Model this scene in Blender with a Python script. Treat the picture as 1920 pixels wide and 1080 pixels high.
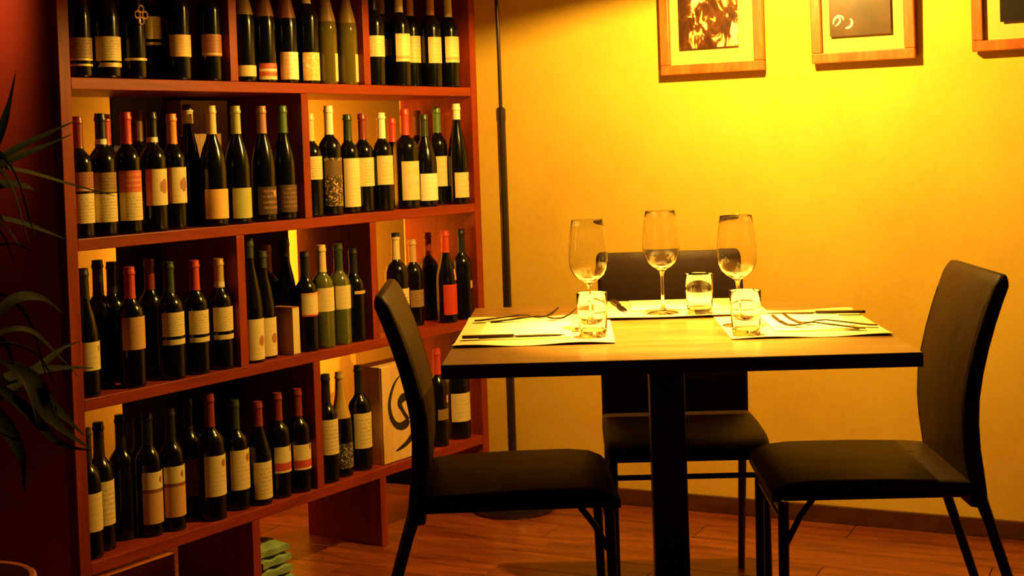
import bpy, bmesh, math, random
from mathutils import Vector, Matrix

for _o in list(bpy.data.objects):
    bpy.data.objects.remove(_o, do_unlink=True)
scene = bpy.context.scene
COL = scene.collection
random.seed(7)

# ------------------------------------------------------------------ camera, world, exposure
EYE = Vector((0.0, 0.0, 1.1584))
PITCH, ROLL = 0.0245, 0.0345
cam_data = bpy.data.cameras.new('camera')
cam_data.sensor_width = 36.0
cam_data.lens = 2556.95 / 1920 * 36.0
cam_data.shift_y = -(540 - 337.35) / 1920
cam_data.clip_start = 0.05
cam = bpy.data.objects.new('camera', cam_data)
COL.objects.link(cam)
_R = Vector((1, 0, 0))
_F = Vector((0, math.cos(PITCH), -math.sin(PITCH)))
_U = Vector((0, math.sin(PITCH), math.cos(PITCH)))
_cr = _R * math.cos(ROLL) - _U * math.sin(ROLL)
_cu = _R * math.sin(ROLL) + _U * math.cos(ROLL)
_m = Matrix((_cr, _cu, -_F)).transposed().to_4x4()
_m.translation = EYE
cam.matrix_world = _m
scene.camera = cam

world = bpy.data.worlds.new('room_air')
scene.world = world
world.use_nodes = True
world.node_tree.nodes['Background'].inputs[0].default_value = (1.0, 0.36, 0.12, 1)
world.node_tree.nodes['Background'].inputs[1].default_value = 0.003

LAMP_WATTS = 135.0                       # the bulb of the arc lamp over the table
LAMP_COLOR = (1.0, 0.585, 0.095)
BULB = Vector((0.537, 3.436, 1.80))

vs = scene.view_settings
vs.view_transform = 'Standard'
vs.look = 'None'
vs.exposure = 0.0
vs.gamma = 1.0
vs.use_curve_mapping = False
scene.cycles.use_denoising = True
scene.cycles.max_bounces = 10
scene.cycles.transmission_bounces = 10
scene.cycles.transparent_max_bounces = 8
scene.cycles.sample_clamp_indirect = 6.0

# ------------------------------------------------------------------ frames of reference
TH = 0.75
SH_A = 0.9605
SU = Vector((math.cos(SH_A), math.sin(SH_A), 0))
SN = Vector((-SU.y, SU.x, 0))                       # into the rack
S0 = Vector((-1.0003, 3.1253, 0))
SLEN = 1.534
SDEP = 0.31
BOARDS = {1: 1.3518, 2: 0.980, 3: 0.6097, 4: 0.230}
WA = -0.451
WV = Vector((math.cos(WA), math.sin(WA), 0))
WN = Vector((WV.y, -WV.x, 0))                       # out of the back wall
W0 = Vector((0.72, 4.1583, 0))
T0 = Vector((-0.1463, 2.5669, 0))
TYAW = -0.046
TW = 0.90


def SH(s, d, z=0.0):
    return S0 + SU * s + SN * d + Vector((0, 0, z))


def WL(a, o, z=0.0):
    return W0 + WV * a + WN * o + Vector((0, 0, z))


def TB(x, y, z=0.0):
    c, s = math.cos(TYAW), math.sin(TYAW)
    return Vector((T0.x + x * c - y * s, T0.y + x * s + y * c, TH + z))


# ------------------------------------------------------------------ object helpers
def obj(name, mesh, mat=None, parent=None, smooth=False, bevel=0.0):
    if mat is not None and not mesh.materials:
        mesh.materials.append(mat)
    if smooth:
        for p in mesh.polygons:
            p.use_smooth = True
        mesh.set_sharp_from_angle(angle=math.radians(42))
    o = bpy.data.objects.new(name, mesh)
    COL.objects.link(o)
    if parent is not None:
        o.parent = parent
    if bevel:
        b = o.modifiers.new('bevel', 'BEVEL')
        b.width = bevel
        b.segments = 2
        b.limit_method = 'ANGLE'
    return o


def tag(o, label, cat, group=None):
    o['label'] = label
    o['category'] = cat
    if group:
        o['group'] = group
    return o


def thing(name, label, cat, loc=(0, 0, 0), rz=0.0, group=None):
    o = bpy.data.objects.new(name, None)
    o.empty_display_size = 0.05
    COL.objects.link(o)
    o.location = loc
    o.rotation_euler = (0, 0, rz)
    return tag(o, label, cat, group)


def struct(name, mesh, mat, label=None, bevel=0.0):
    o = obj(name, mesh, mat, bevel=bevel)
    o['kind'] = 'structure'
    if label:
        o['label'] = label
    return o


def mesh_of(verts, faces, name='m', uvs=None):
    me = bpy.data.meshes.new(name)
    me.from_pydata([tuple(v) for v in verts], [], faces)
    if uvs:
        l = me.uv_layers.new(name='UVMap')
        for p in me.polygons:
            for li in p.loop_indices:
                l.data[li].uv = uvs[me.loops[li].vertex_index]
    me.update()
    return me


def box(x0, x1, y0, y1, z0, z1):
    v = [(x, y, z) for z in (z0, z1) for y in (y0, y1) for x in (x0, x1)]
    f = [(0, 2, 3, 1), (4, 5, 7, 6), (0, 1, 5, 4), (2, 6, 7, 3), (0, 4, 6, 2), (1, 3, 7, 5)]
    return mesh_of(v, f)


def obox(fn, a0, a1, b0, b1, z0, z1):
    """box in a skewed frame: fn(a, b, z) -> point"""
    v = [fn(a, b, z) for z in (z0, z1) for b in (b0, b1) for a in (a0, a1)]
    f = [(0, 2, 3, 1), (4, 5, 7, 6), (0, 1, 5, 4), (2, 6, 7, 3), (0, 4, 6, 2), (1, 3, 7, 5)]
    me = mesh_of(v, f)
    bm = bmesh.new()
    bm.from_mesh(me)
    bmesh.ops.recalc_face_normals(bm, faces=bm.faces)
    bm.to_mesh(me)
    bm.free()
    return me


def lathe(profile, seg=24, closed=False):
    """profile [(r, z)]; ends on the axis are capped"""
    verts, faces, rings = [], [], []
    for r, z in profile:
        if r < 1e-6:
            rings.append([len(verts)])
            verts.append((0, 0, z))
        else:
            rings.append(list(range(len(verts), len(verts) + seg)))
            for k in range(seg):
                t = 2 * math.pi * k / seg
                verts.append((r * math.cos(t), r * math.sin(t), z))
    pairs = list(zip(rings[:-1], rings[1:]))
    if closed:
        pairs.append((rings[-1], rings[0]))
    for A, B in pairs:
        for k in range(seg):
            a0, a1 = A[k % len(A)], A[(k + 1) % len(A)]
            b0, b1 = B[k % len(B)], B[(k + 1) % len(B)]
            q = []
            for i in (a0, a1, b1, b0):
                if i not in q:
                    q.append(i)
            if len(q) > 2:
                faces.append(tuple(q))
    return mesh_of(verts, faces)


def tube(pts, rad, seg=10, cap=True):
    """round bar along a polyline; rad is a number or one per point"""
    pts = [Vector(p) for p in pts]
    n = len(pts)
    rads = rad if isinstance(rad, (list, tuple)) else [rad] * n
    verts, faces = [], []
    up = None
    for i, p in enumerate(pts):
        t = (pts[min(i + 1, n - 1)] - pts[max(i - 1, 0)]).normalized()
        if up is None:
            up = Vector((0, 0, 1)) if abs(t.z) < 0.9 else Vector((1, 0, 0))
        x = t.cross(up).normalized()
        up = x.cross(t).normalized()
        for k in range(seg):
            a = 2 * math.pi * k / seg
            verts.append(p + (x * math.cos(a) + up * math.sin(a)) * rads[i])
    for i in range(n - 1):
        for k in range(seg):
            k2 = (k + 1) % seg
            faces.append((i * seg + k, i * seg + k2, (i + 1) * seg + k2, (i + 1) * seg + k))
    if cap:
        faces.append(tuple(reversed(range(seg))))
        faces.append(tuple(range((n - 1) * seg, n * seg)))
    me = mesh_of(verts, faces)
    bm = bmesh.new()
    bm.from_mesh(me)
    bmesh.ops.recalc_face_normals(bm, faces=bm.faces)
    bm.to_mesh(me)
    bm.free()
    return me


def loft(loops, cap=True):
    n = len(loops[0])
    verts = [v for L in loops for v in L]
    faces = []
    for i in range(len(loops) - 1):
        for k in range(n):
            k2 = (k + 1) % n
            faces.append((i * n + k, i * n + k2, (i + 1) * n + k2, (i + 1) * n + k))
    if cap:
        faces.append(tuple(reversed(range(n))))
        faces.append(tuple(range((len(loops) - 1) * n, len(loops) * n)))
    me = mesh_of(verts, faces)
    bm = bmesh.new()
    bm.from_mesh(me)
    bmesh.ops.recalc_face_normals(bm, faces=bm.faces)
    bm.to_mesh(me)
    bm.free()
    return me


def smooth_curve(pts, n=8):
    """Catmull-Rom through pts"""
    P = [Vector(p) for p in pts]
    P = [P[0] * 2 - P[1]] + P + [P[-1] * 2 - P[-2]]
    out = []
    for i in range(1, len(P) - 2):
        for k in range(n):
            t = k / n
            a, b, c, d = P[i - 1], P[i], P[i + 1], P[i + 2]
            out.append(0.5 * ((2 * b) + (c - a) * t + (2 * a - 5 * b + 4 * c - d) * t * t + (3 * b - a - 3 * c + d) * t ** 3))
    out.append(P[-2])
    return out


# ------------------------------------------------------------------ materials
class NT:
    """small node-graph writer"""
    def __init__(self, name):
        self.m = bpy.data.materials.new(name)
        self.m.use_nodes = True
        self.t = self.m.node_tree
        self.b = self.t.nodes['Principled BSDF']

    def n(self, typ, **kw):
        nd = self.t.nodes.new(typ)
        for k, v in kw.items():
            setattr(nd, k, v)
        return nd

    def put(self, sock, v):
        if isinstance(v, bpy.types.NodeSocket):
            self.t.links.new(v, sock)
        elif isinstance(v, (tuple, list)):
            sock.default_value = (*v, 1.0) if len(v) == 3 and len(sock.default_value) == 4 else tuple(v)
        else:
            sock.default_value = v

    def math(self, op, a, b=0.0, c=0.0):
        nd = self.n('ShaderNodeMath', operation=op)
        self.put(nd.inputs[0], a)
        self.put(nd.inputs[1], b)
        self.put(nd.inputs[2], c)
        return nd.outputs[0]

    def mix(self, fac, a, b):
        nd = self.n('ShaderNodeMix', data_type='RGBA')
        self.put(nd.inputs[0], fac)
        self.put(nd.inputs[6], a)
        self.put(nd.inputs[7], b)
        return nd.outputs[2]

    def coord(self, which='Object'):
        return self.n('ShaderNodeTexCoord').outputs[which]

    def mapping(self, vec, scale=(1, 1, 1), rot=(0, 0, 0), loc=(0, 0, 0)):
        nd = self.n('ShaderNodeMapping')
        self.put(nd.inputs['Vector'], vec)
        nd.inputs['Scale'].default_value = scale
        nd.inputs['Rotation'].default_value = rot
        nd.inputs['Location'].default_value = loc
        return nd.outputs[0]

    def noise(self, vec, scale, detail=4.0, rough=0.55, out=0, dist=0.0):
        nd = self.n('ShaderNodeTexNoise')
        self.put(nd.inputs['Vector'], vec)
        nd.inputs['Scale'].default_value = scale
        nd.inputs['Detail'].default_value = detail
        nd.inputs['Roughness'].default_value = rough
        nd.inputs['Distortion'].default_value = dist
        return nd.outputs[out]

    def ramp(self, fac, stops):
        nd = self.n('ShaderNodeValToRGB')
        self.put(nd.inputs[0], fac)
        el = nd.color_ramp.elements
        while len(el) < len(stops):
            el.new(0.5)
        for e, (p, c) in zip(el, stops):
            e.position = p
            e.color = (*c, 1)
        return nd.outputs[0]

    def bump(self, h, strength=0.2, dist=0.002):
        nd = self.n('ShaderNodeBump')
        nd.inputs['Strength'].default_value = strength
        nd.inputs['Distance'].default_value = dist
        self.put(nd.inputs['Height'], h)
        self.put(self.b.inputs['Normal'], nd.outputs[0])

    def set(self, **kw):
        for k, v in kw.items():
            self.put(self.b.inputs[k.replace('_', ' ')], v)
        return self.m


def plain(name, col, rough=0.5, metal=0.0, vary=0.12, scale=30.0, spec=0.5):
    w = NT(name)
    f = w.noise(w.coord(), scale, 3)
    c = w.mix(f, [x * (1 - vary) for x in col], [min(1, x * (1 + vary)) for x in col])
    return w.set(Base_Color=c, Roughness=rough, Metallic=metal, Specular_IOR_Level=spec)


def wood(name, dark, mid, light, rot=0.0, scale=(1.2, 14, 14), rough=0.35, spec=0.5, bump=0.08, perobj=0.0, big=1.0):
    w = NT(name)
    co = w.coord()
    v = w.mapping(co, scale, (0, 0, rot))
    if perobj:
        r = w.n('ShaderNodeObjectInfo').outputs['Random']
        cmb = w.n('ShaderNodeCombineXYZ')
        w.put(cmb.inputs[0], w.math('MULTIPLY', r, 37.0))
        w.put(cmb.inputs[1], w.math('MULTIPLY', r, 91.0))
        ad = w.n('ShaderNodeVectorMath', operation='ADD')
        w.put(ad.inputs[0], v)
        w.put(ad.inputs[1], cmb.outputs[0])
        v = ad.outputs[0]
    g = w.noise(v, 2.2 * big, 6, 0.62, dist=0.6)
    fine = w.noise(v, 9.0 * big, 4, 0.6)
    k = w.math('ADD', w.math('MULTIPLY', g, 0.75), w.math('MULTIPLY', fine, 0.25))
    col = w.ramp(k, [(0.34, dark), (0.5, mid), (0.66, light)])
    if perobj:
        col = w.mix(w.math('MULTIPLY', r, perobj), col, dark)
    w.bump(k, bump, 0.001)
    return w.set(Base_Color=col, Roughness=rough, Specular_IOR_Level=spec)


_w = NT('yellow_sponged_wall_paint')
_n1 = _w.noise(_w.coord(), 3.2, 6, 0.6)
_n2 = _w.noise(_w.coord(), 55.0, 4, 0.6)
_c = _w.ramp(_w.math('ADD', _w.math('MULTIPLY', _n1, 0.7), _w.math('MULTIPLY', _n2, 0.3)),
             [(0.32, (0.74, 0.43, 0.05)), (0.52, (0.82, 0.51, 0.065)), (0.72, (0.86, 0.56, 0.08))])
_w.bump(_n2, 0.12, 0.002)
M_WALL = _w.set(Base_Color=_c, Roughness=0.75, Specular_IOR_Level=0.25)
M_RED = plain('dark_red_wall_paint', (0.42, 0.05, 0.015), 0.6, vary=0.25, scale=8)
M_CEIL = plain('ceiling_paint', (0.28, 0.16, 0.07), 0.8)
M_FLOOR = wood('laminate_floor', (0.075, 0.012, 0.003), (0.21, 0.046, 0.011), (0.34, 0.088, 0.020), rot=0.0, scale=(1.4, 9, 9), rough=0.32, perobj=0.35)
M_FGAP = plain('floor_joint', (0.05, 0.015, 0.006), 0.8)
M_BASEB = wood('baseboard_wood', (0.045, 0.012, 0.004), (0.08, 0.022, 0.007), (0.12, 0.035, 0.011), scale=(1, 8, 8), rough=0.4)
M_BASEL = wood('baseboard_light_wood', (0.55, 0.17, 0.04), (0.75, 0.30, 0.08), (0.85, 0.42, 0.14), scale=(5, 5, 22), rough=0.35)
M_RACK = wood('cherry_stained_wood', (0.15, 0.015, 0.003), (0.23, 0.026, 0.005), (0.30, 0.038, 0.007), rot=-SH_A, scale=(1.0, 9, 9), rough=0.42, spec=0.25)
M_RACKV = wood('cherry_stained_wood_upright', (0.15, 0.015, 0.003), (0.23, 0.026, 0.005), (0.30, 0.038, 0.007), scale=(9, 9, 1.0), rough=0.42, spec=0.25)
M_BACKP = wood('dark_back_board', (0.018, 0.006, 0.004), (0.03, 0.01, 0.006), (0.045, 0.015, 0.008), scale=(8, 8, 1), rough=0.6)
M_TABLE = wood('oak_table_veneer', (0.14, 0.055, 0.010), (0.20, 0.088, 0.017), (0.26, 0.125, 0.026), rot=-TYAW, scale=(1.2, 10, 10), rough=0.30, spec=1.0)
M_TEDGE = plain('dark_table_edge', (0.035, 0.012, 0.006), 0.45)
M_BLACKM = plain('black_powder_coated_steel', (0.012, 0.010, 0.009), 0.38, vary=0.1, spec=0.5)
M_TUBE = plain('dark_bronze_tube', (0.05, 0.032, 0.018), 0.3, metal=0.6, vary=0.1)
M_CHROME = plain('brushed_steel', (0.55, 0.50, 0.42), 0.18, metal=1.0, vary=0.05)
M_STEEL = plain('cutlery_steel', (0.42, 0.38, 0.32), 0.16, metal=1.0, vary=0.05)
M_DKHANDLE = plain('dark_cutlery_handle', (0.05, 0.025, 0.012), 0.3, metal=0.3)


def leather(name, col):
    w = NT(name)
    v = w.n('ShaderNodeTexVoronoi')
    v.inputs['Scale'].default_value = 260
    w.put(v.inputs['Vector'], w.coord())
    f = w.noise(w.coord(), 7, 4)
    c = w.mix(f, [x * 0.8 for x in col], [x * 1.2 for x in col])
    fold = w.noise(w.coord(), 5.5, 2, 0.5, dist=0.8)
    w.bump(w.math('ADD', w.math('MULTIPLY', v.outputs['Distance'], 0.06), fold), 0.35, 0.012)
    return w.set(Base_Color=c, Roughness=0.55, Specular_IOR_Level=0.16)


M_LEATHER = leather('brown_leather', (0.026, 0.011, 0.004))
M_PAPER = plain('cream_paper_mat', (0.80, 0.60, 0.25), 0.75, vary=0.05, scale=60)
M_NAPKIN = plain('white_napkin', (0.90, 0.82, 0.45), 0.8, vary=0.04, scale=90)
M_FRAME = wood('orange_frame_wood', (0.34, 0.075, 0.012), (0.46, 0.12, 0.02), (0.56, 0.18, 0.03), scale=(12, 12, 3), rough=0.4)
M_MAT = plain('picture_mount_board', (0.72, 0.52, 0.14), 0.8, vary=0.05)
M_TERRA = plain('terracotta_pot', (0.42, 0.11, 0.04), 0.7, vary=0.2)
M_SOIL = plain('potting_soil', (0.03, 0.018, 0.01), 0.9, vary=0.5, scale=90)
M_CARD = plain('brown_cardboard', (0.36, 0.19, 0.07), 0.7, vary=0.15)
M_CASE = wood('pine_wine_case', (0.62, 0.36, 0.12), (0.74, 0.47, 0.18), (0.80, 0.54, 0.23), scale=(9, 9, 1.6), rough=0.5)
M_INK = plain('black_print_ink', (0.012, 0.008, 0.006), 0.55)
M_CLOTH = plain('pale_green_cloth', (0.20, 0.30, 0.13), 0.85, vary=0.3, scale=40)
M_STEM = plain('plant_cane', (0.16, 0.12, 0.05), 0.7, vary=0.3)


def leafmat(name, a, b):
    w = NT(name)
    c = w.mix(w.noise(w.coord(), 18, 3), a, b)
    return w.set(Base_Color=c, Roughness=0.6, Specular_IOR_Level=0.06)


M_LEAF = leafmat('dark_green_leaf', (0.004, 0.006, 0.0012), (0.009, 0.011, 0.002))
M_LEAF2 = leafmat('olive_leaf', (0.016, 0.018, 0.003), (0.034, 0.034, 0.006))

_w = NT('clear_glass')
M_GLASS = _w.set(Base_Color=(1, 1, 1), Roughness=0.0, IOR=1.46, Transmission_Weight=1.0)
_w = NT('dark_bottle_glass')
M_BOTTLE = _w.set(Base_Color=_w.mix(_w.noise(_w.coord(), 5, 2), (0.002, 0.0025, 0.0015), (0.004, 0.004, 0.002)), Roughness=0.18, Specular_IOR_Level=0.42)
_w = NT('olive_bottle_glass')
M_OLIVE = _w.set(Base_Color=(0.13, 0.095, 0.018), Roughness=0.06, Transmission_Weight=0.25, IOR=1.5)
_w = NT('pale_green_bottle_glass')
M_PALE = _w.set(Base_Color=(0.16, 0.17, 0.05), Roughness=0.05, Transmission_Weight=0.45, IOR=1.5)
GLASSES = {'dark': M_BOTTLE, 'olive': M_OLIVE, 'pale': M_PALE}

CAPS = {
    'black': (0.012, 0.010, 0.010), 'amber': (0.45, 0.20, 0.05), 'gold': (0.62, 0.38, 0.10), 'copper': (0.50, 0.19, 0.07),
    'cream': (0.75, 0.62, 0.36), 'creamy': (0.72, 0.52, 0.22), 'brown': (0.16, 0.06, 0.025), 'dred': (0.22, 0.025, 0.015),
    'red': (0.55, 0.05, 0.03), 'orange': (0.72, 0.28, 0.05), 'lime': (0.42, 0.40, 0.12), 'pinkbrown': (0.42, 0.20, 0.12),
    'green': (0.09, 0.16, 0.05), 'dgreen': (0.03, 0.045, 0.02), 'white': (0.88, 0.80, 0.58), 'pink': (0.50, 0.14, 0.08),
    'tan': (0.55, 0.33, 0.13), 'dgold': (0.22, 0.12, 0.03), 'dcopper': (0.20, 0.065, 0.022),
}
M_CAP = {k: plain('capsule_' + k, v, 0.35, metal=0.35 if k in ('gold', 'copper') else 0.0, vary=0.08) for k, v in CAPS.items()}
CAPX = {'blackband': ('black', 'white'), 'blackcream': ('black', 'cream'), 'goldband': ('gold', 'cream'), 'creamtop': ('creamy', 'black')}

CREAM = (0.74, 0.58, 0.26)
TEXT = (0.30, 0.15, 0.05)


def label_mat(name, base=CREAM, text=TEXT, tfac=0.55, rows=9, seal=None, band=None, band2=None, edge=None, blobs=None, metal=0.0, left=None):
    """printed paper: ruled lines of lettering, optional round seal (u, v, r, colour), colour bands (v0, v1, colour)"""
    w = NT('label_' + name)
    sp = w.n('ShaderNodeSeparateXYZ')
    w.put(sp.inputs[0], w.coord('UV'))
    u, v = sp.outputs[0], sp.outputs[1]
    col = w.mix(w.noise(w.coord('UV'), 5, 3), [x * 0.93 for x in base], base)
    if left:
        col = w.mix(w.math('LESS_THAN', u, left[0]), col, left[1])
    if tfac:
        ruled = w.math('GREATER_THAN', w.math('SINE', w.math('MULTIPLY', v, rows * 6.283)), 0.25)
        cv = w.mapping(w.coord('UV'), (42, rows * 0.9, 1))
        wordy = w.math('GREATER_THAN', w.noise(cv, 1.0, 1.0), 0.5)
        inside = w.math('MULTIPLY', w.math('LESS_THAN', w.math('ABSOLUTE', w.math('SUBTRACT', u, 0.5)), 0.34),
                        w.math('LESS_THAN', w.math('ABSOLUTE', w.math('SUBTRACT', v, 0.48)), 0.40))
        col = w.mix(w.math('MULTIPLY', w.math('MULTIPLY', w.math('MULTIPLY', ruled, wordy), inside), tfac), col, text)
    if blobs:
        bn = w.math('GREATER_THAN', w.noise(w.mapping(w.coord('UV'), (blobs[1], blobs[2], 1)), 1.0, 3.0, 0.6, dist=1.5), blobs[3])
        col = w.mix(bn, col, blobs[0])
    for bd in (band, band2):
        if bd:
            inb = w.math('MULTIPLY', w.math('GREATER_THAN', v, bd[0]), w.math('LESS_THAN', v, bd[1]))
            col = w.mix(inb, col, bd[2])
    if seal:
        du = w.math('MULTIPLY', w.math('SUBTRACT', u, seal[0]), seal[4] if len(seal) > 4 else 1.5)
        dv = w.math('SUBTRACT', v, seal[1])
        rr = w.math('ADD', w.math('MULTIPLY', du, du), w.math('MULTIPLY', dv, dv))
        rag = w.math('ADD', rr, w.math('MULTIPLY', w.math('SUBTRACT', w.noise(w.coord('UV'), 14, 2), 0.5), seal[2] * seal[2] * 1.6))
        col = w.mix(w.math('LESS_THAN', rag, seal[2] * seal[2]), col, seal[3])
    return w.set(Base_Color=col, Roughness=0.5, Metallic=metal)


LABELS = {
    'cream_text': label_mat('cream_text'),
    'cream_plain': label_mat('cream_plain', tfac=0.18, rows=5),
    'brown_text': label_mat('brown_text', (0.30, 0.17, 0.07), (0.07, 0.03, 0.015), 0.7, 6),
    'orange_text': label_mat('orange_text', (0.84, 0.50, 0.18), (0.45, 0.16, 0.05), 0.4, 7),
    'orange_plain': label_mat('orange_plain', (0.84, 0.46, 0.12), tfac=0.12, rows=5),
    'green_plain': label_mat('green_plain', (0.46, 0.44, 0.13), tfac=0.12, rows=5),
    'tan_plain': label_mat('tan_plain', (0.60, 0.34, 0.13), tfac=0.15, rows=6),
    'red_dim': label_mat('red_dim', (0.34, 0.11, 0.05), (0.1, 0.03, 0.02), 0.5, 6, band=(0.06, 0.14, (0.6, 0.4, 0.2))),
    'red_text': label_mat('red_text', (0.60, 0.10, 0.04), (0.85, 0.6, 0.35), 0.45, 4),
    'red_plain': label_mat('red_plain', (0.58, 0.04, 0.02), (0.3, 0.02, 0.01), 0.25, 6),
    'red_white': label_mat('red_white', (0.55, 0.07, 0.04), CREAM, 0.3, 5, band=(0.0, 0.2, CREAM), band2=(0.5, 0.66, (0.8, 0.6, 0.4))),
    'cream_big': label_mat('cream_big', (0.92, 0.82, 0.58), (0.5, 0.1, 0.05), 0.35, 6, left=(0.3, (0.7, 0.4, 0.2))),
    'gold_leaf': label_mat('gold_leaf', (0.80, 0.50, 0.14), TEXT, 0.0, blobs=((0.92, 0.80, 0.45), 9, 6, 0.56)),
    'gold': label_mat('gold', (0.72, 0.48, 0.16), TEXT, 0.0, metal=0.3),
    'cream_scallop': label_mat('cream_scallop', (0.80, 0.60, 0.24), TEXT, 0.15, 6, band=(0.10, 0.20, (0.55, 0.34, 0.1))),
    'cream_face': label_mat('cream_face', CREAM, TEXT, 0.12, 6, seal=(0.58, 0.52, 0.20, (0.36, 0.14, 0.06), 1.3), left=(0.2, (0.62, 0.14, 0.06))),
    'cream_side': label_mat('cream_side', (0.84, 0.66, 0.32), TEXT, 0.25, 14),
    'cream_seal': label_mat('cream_seal', CREAM, TEXT, 0.3, 7, seal=(0.80, 0.70, 0.13, (0.66, 0.12, 0.03), 1.4)),
    'cream_seal2': label_mat('cream_seal2', CREAM, TEXT, 0.15, 8, seal=(0.55, 0.46, 0.13, (0.40, 0.14, 0.06), 1.0)),
    'cream_script': label_mat('cream_script', CREAM, (0.45, 0.33, 0.18), 0.4, 3, seal=(0.66, 0.82, 0.05, (0.35, 0.3, 0.15), 2.4)),
    'cream_mark': label_mat('cream_mark', CREAM, TEXT, 0.25, 5, seal=(0.64, 0.74, 0.10, (0.24, 0.16, 0.08), 2.2)),
    'white_cut': label_mat('white_cut', (0.90, 0.80, 0.52), TEXT, 0.15, 5),
    'dark_orange': label_mat('dark_orange', (0.07, 0.035, 0.018), (0.62, 0.26, 0.06), 0.55, 5, seal=(0.6, 0.75, 0.1, (0.6, 0.28, 0.07), 1.5)),
    'dark_brown': label_mat('dark_brown', (0.09, 0.045, 0.02), (0.45, 0.2, 0.06), 0.5, 6),
    'ornate': label_mat('ornate', (0.035, 0.02, 0.012), TEXT, 0.0, blobs=((0.66, 0.40, 0.12), 9, 16, 0.55), band=(0.62, 0.94, (0.13, 0.07, 0.03))),
    'ornate_w': label_mat('ornate_w', (0.03, 0.025, 0.02), TEXT, 0.0, blobs=((0.55, 0.46, 0.30), 12, 9, 0.56)),
    'cream_redfoot': label_mat('cream_redfoot', CREAM, TEXT, 0.12, 5, band=(0.0, 0.07, (0.6, 0.06, 0.03)), band2=(0.9, 1.0, (0.7, 0.35, 0.15))),
    'cream_brown': label_mat('cream_brown', CREAM, TEXT, 0.0, 5, band=(0.0, 0.60, (0.60, 0.32, 0.12)), band2=(0.60, 0.67, (0.24, 0.07, 0.04)), seal=(0.60, 0.84, 0.07, (0.30, 0.08, 0.04), 1.2)),
    'cream_crest': label_mat('cream_crest', CREAM, TEXT, 0.28, 9, seal=(0.58, 0.80, 0.10, (0.36, 0.10, 0.06), 1.2)),
    'cream_vred': label_mat('cream_vred', CREAM, TEXT, 0.0, 5, band=(0.08, 0.38, (0.52, 0.06, 0.03)), seal=(0.62, 0.92, 0.16, (0.25, 0.08, 0.04), 2.6)),
    'flame': label_mat('flame', (0.85, 0.30, 0.07), TEXT, 0.0, blobs=((0.9, 0.6, 0.25), 3, 3, 0.55)),
}

# ------------------------------------------------------------------ the room
CORNER_A = -1.02
fl = struct('floor', obox(WL, -2.6, 3.2, 0.0, 6.0, -0.10, -0.006), M_FGAP, 'reddish laminate wood floor')
PW, PL = 0.142, 1.25
rowi = 0
o0 = 0.002
while o0 < 4.9:
    off = (rowi * 0.417) % PL
    a = -2.2 - off
    while a < 2.6:
        a0, a1 = max(a, -2.3), min(a + PL - 0.002, 2.6)
        if a1 - a0 > 0.12:
            me = box(0, a1 - a0, 0, PW - 0.0018, -0.010, 0.0)
            p = obj('plank', me, M_FLOOR, fl, bevel=0.0012)
            p.matrix_world = Matrix(((WV.x, WN.x, 0, 0), (WV.y, WN.y, 0, 0), (0, 0, 1, 0), (0, 0, 0, 1)))
            p.location = WL(a0, o0)
        a += PL
    rowi += 1
    o0 += PW

struct('wall_back', obox(WL, CORNER_A - 0.2, 3.2, -0.12, 0.0, 0, 2.75), M_WALL, 'yellow sponged wall behind the table')
# the wall behind the rack runs along the rack and stops at the back wall
GAP = 0.62
struct('wall_left', obox(SH, -0.45, 1.95, GAP, GAP + 0.12, 0, 2.75), M_WALL, 'yellow wall behind the wine rack')
struct('wall_side', box(-3.2, -1.0355, 3.118, 3.21, 0, 2.75), M_RED, 'dark red wall left of the wine rack')
struct('ceiling', obox(WL, -2.6, 3.2, -0.12, 6.0, 2.75, 2.85), M_CEIL, 'dim ceiling')
struct('baseboard_back', obox(WL, -0.98, 3.2, 0.0, 0.013, 0.0005, 0.052), M_BASEB, 'dark brown baseboard along the yellow wall', bevel=0.002)
struct('baseboard_left', obox(SH, -0.40, 1.80, GAP - 0.013, GAP, 0.0005, 0.052), M_BASEB, 'baseboard behind the rack', bevel=0.002)

# ------------------------------------------------------------------ wine rack
rack = thing('wine_rack', 'tall reddish-brown wooden wine rack full of bottles', 'shelf', SH(SLEN / 2, 0), SH_A)
BT = 0.028


def rk(s0, s1, d0, d1, z0, z1):
    """box in the rack's own frame (origin at the middle of its front foot)"""
    return box(s0 - SLEN / 2, s1 - SLEN / 2, d0, d1, z0, z1)


PT = 0.032
RTOP = 1.352 + 0.372
for s in (-PT, SLEN):
    obj('side_panel', rk(s, s + PT, 0.0, SDEP - 0.014, 0.0005, RTOP + 0.02), M_RACKV, rack, bevel=0.002)
for z in (BOARDS[4], BOARDS[3], BOARDS[2], BOARDS[1], RTOP):
    obj('shelf_board', rk(0.0003, SLEN - 0.0003, 0.001, SDEP - 0.014, z - BT, z), M_RACK, rack, bevel=0.0018)
DIV = {1: (0.510, 1.035), 2: (0.767,), 3: (0.507, 1.033), 4: (0.775,)}
TOPS = {1: RTOP, 2: BOARDS[1], 3: BOARDS[2], 4: BOARDS[3]}
for r, ds in DIV.items():
    for s in ds:
        obj('divider', rk(s - 0.014, s + 0.014, 0.002, SDEP - 0.014, BOARDS[r] + 0.0003, TOPS[r] - BT - 0.0003), M_RACKV, rack, bevel=0.0015)
for s in (0.523, 1.037):
    obj('leg_board', rk(s - 0.014, s + 0.014, 0.002, SDEP - 0.014, 0.0005, BOARDS[4] - BT - 0.0003), M_RACKV, rack, bevel=0.0015)
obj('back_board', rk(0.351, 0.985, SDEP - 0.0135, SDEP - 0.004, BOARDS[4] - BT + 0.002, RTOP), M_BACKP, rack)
obj('back_board', rk(0.986, SLEN, SDEP - 0.0135, SDEP - 0.004, BOARDS[1] - BT, RTOP), M_BACKP, rack)
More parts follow.
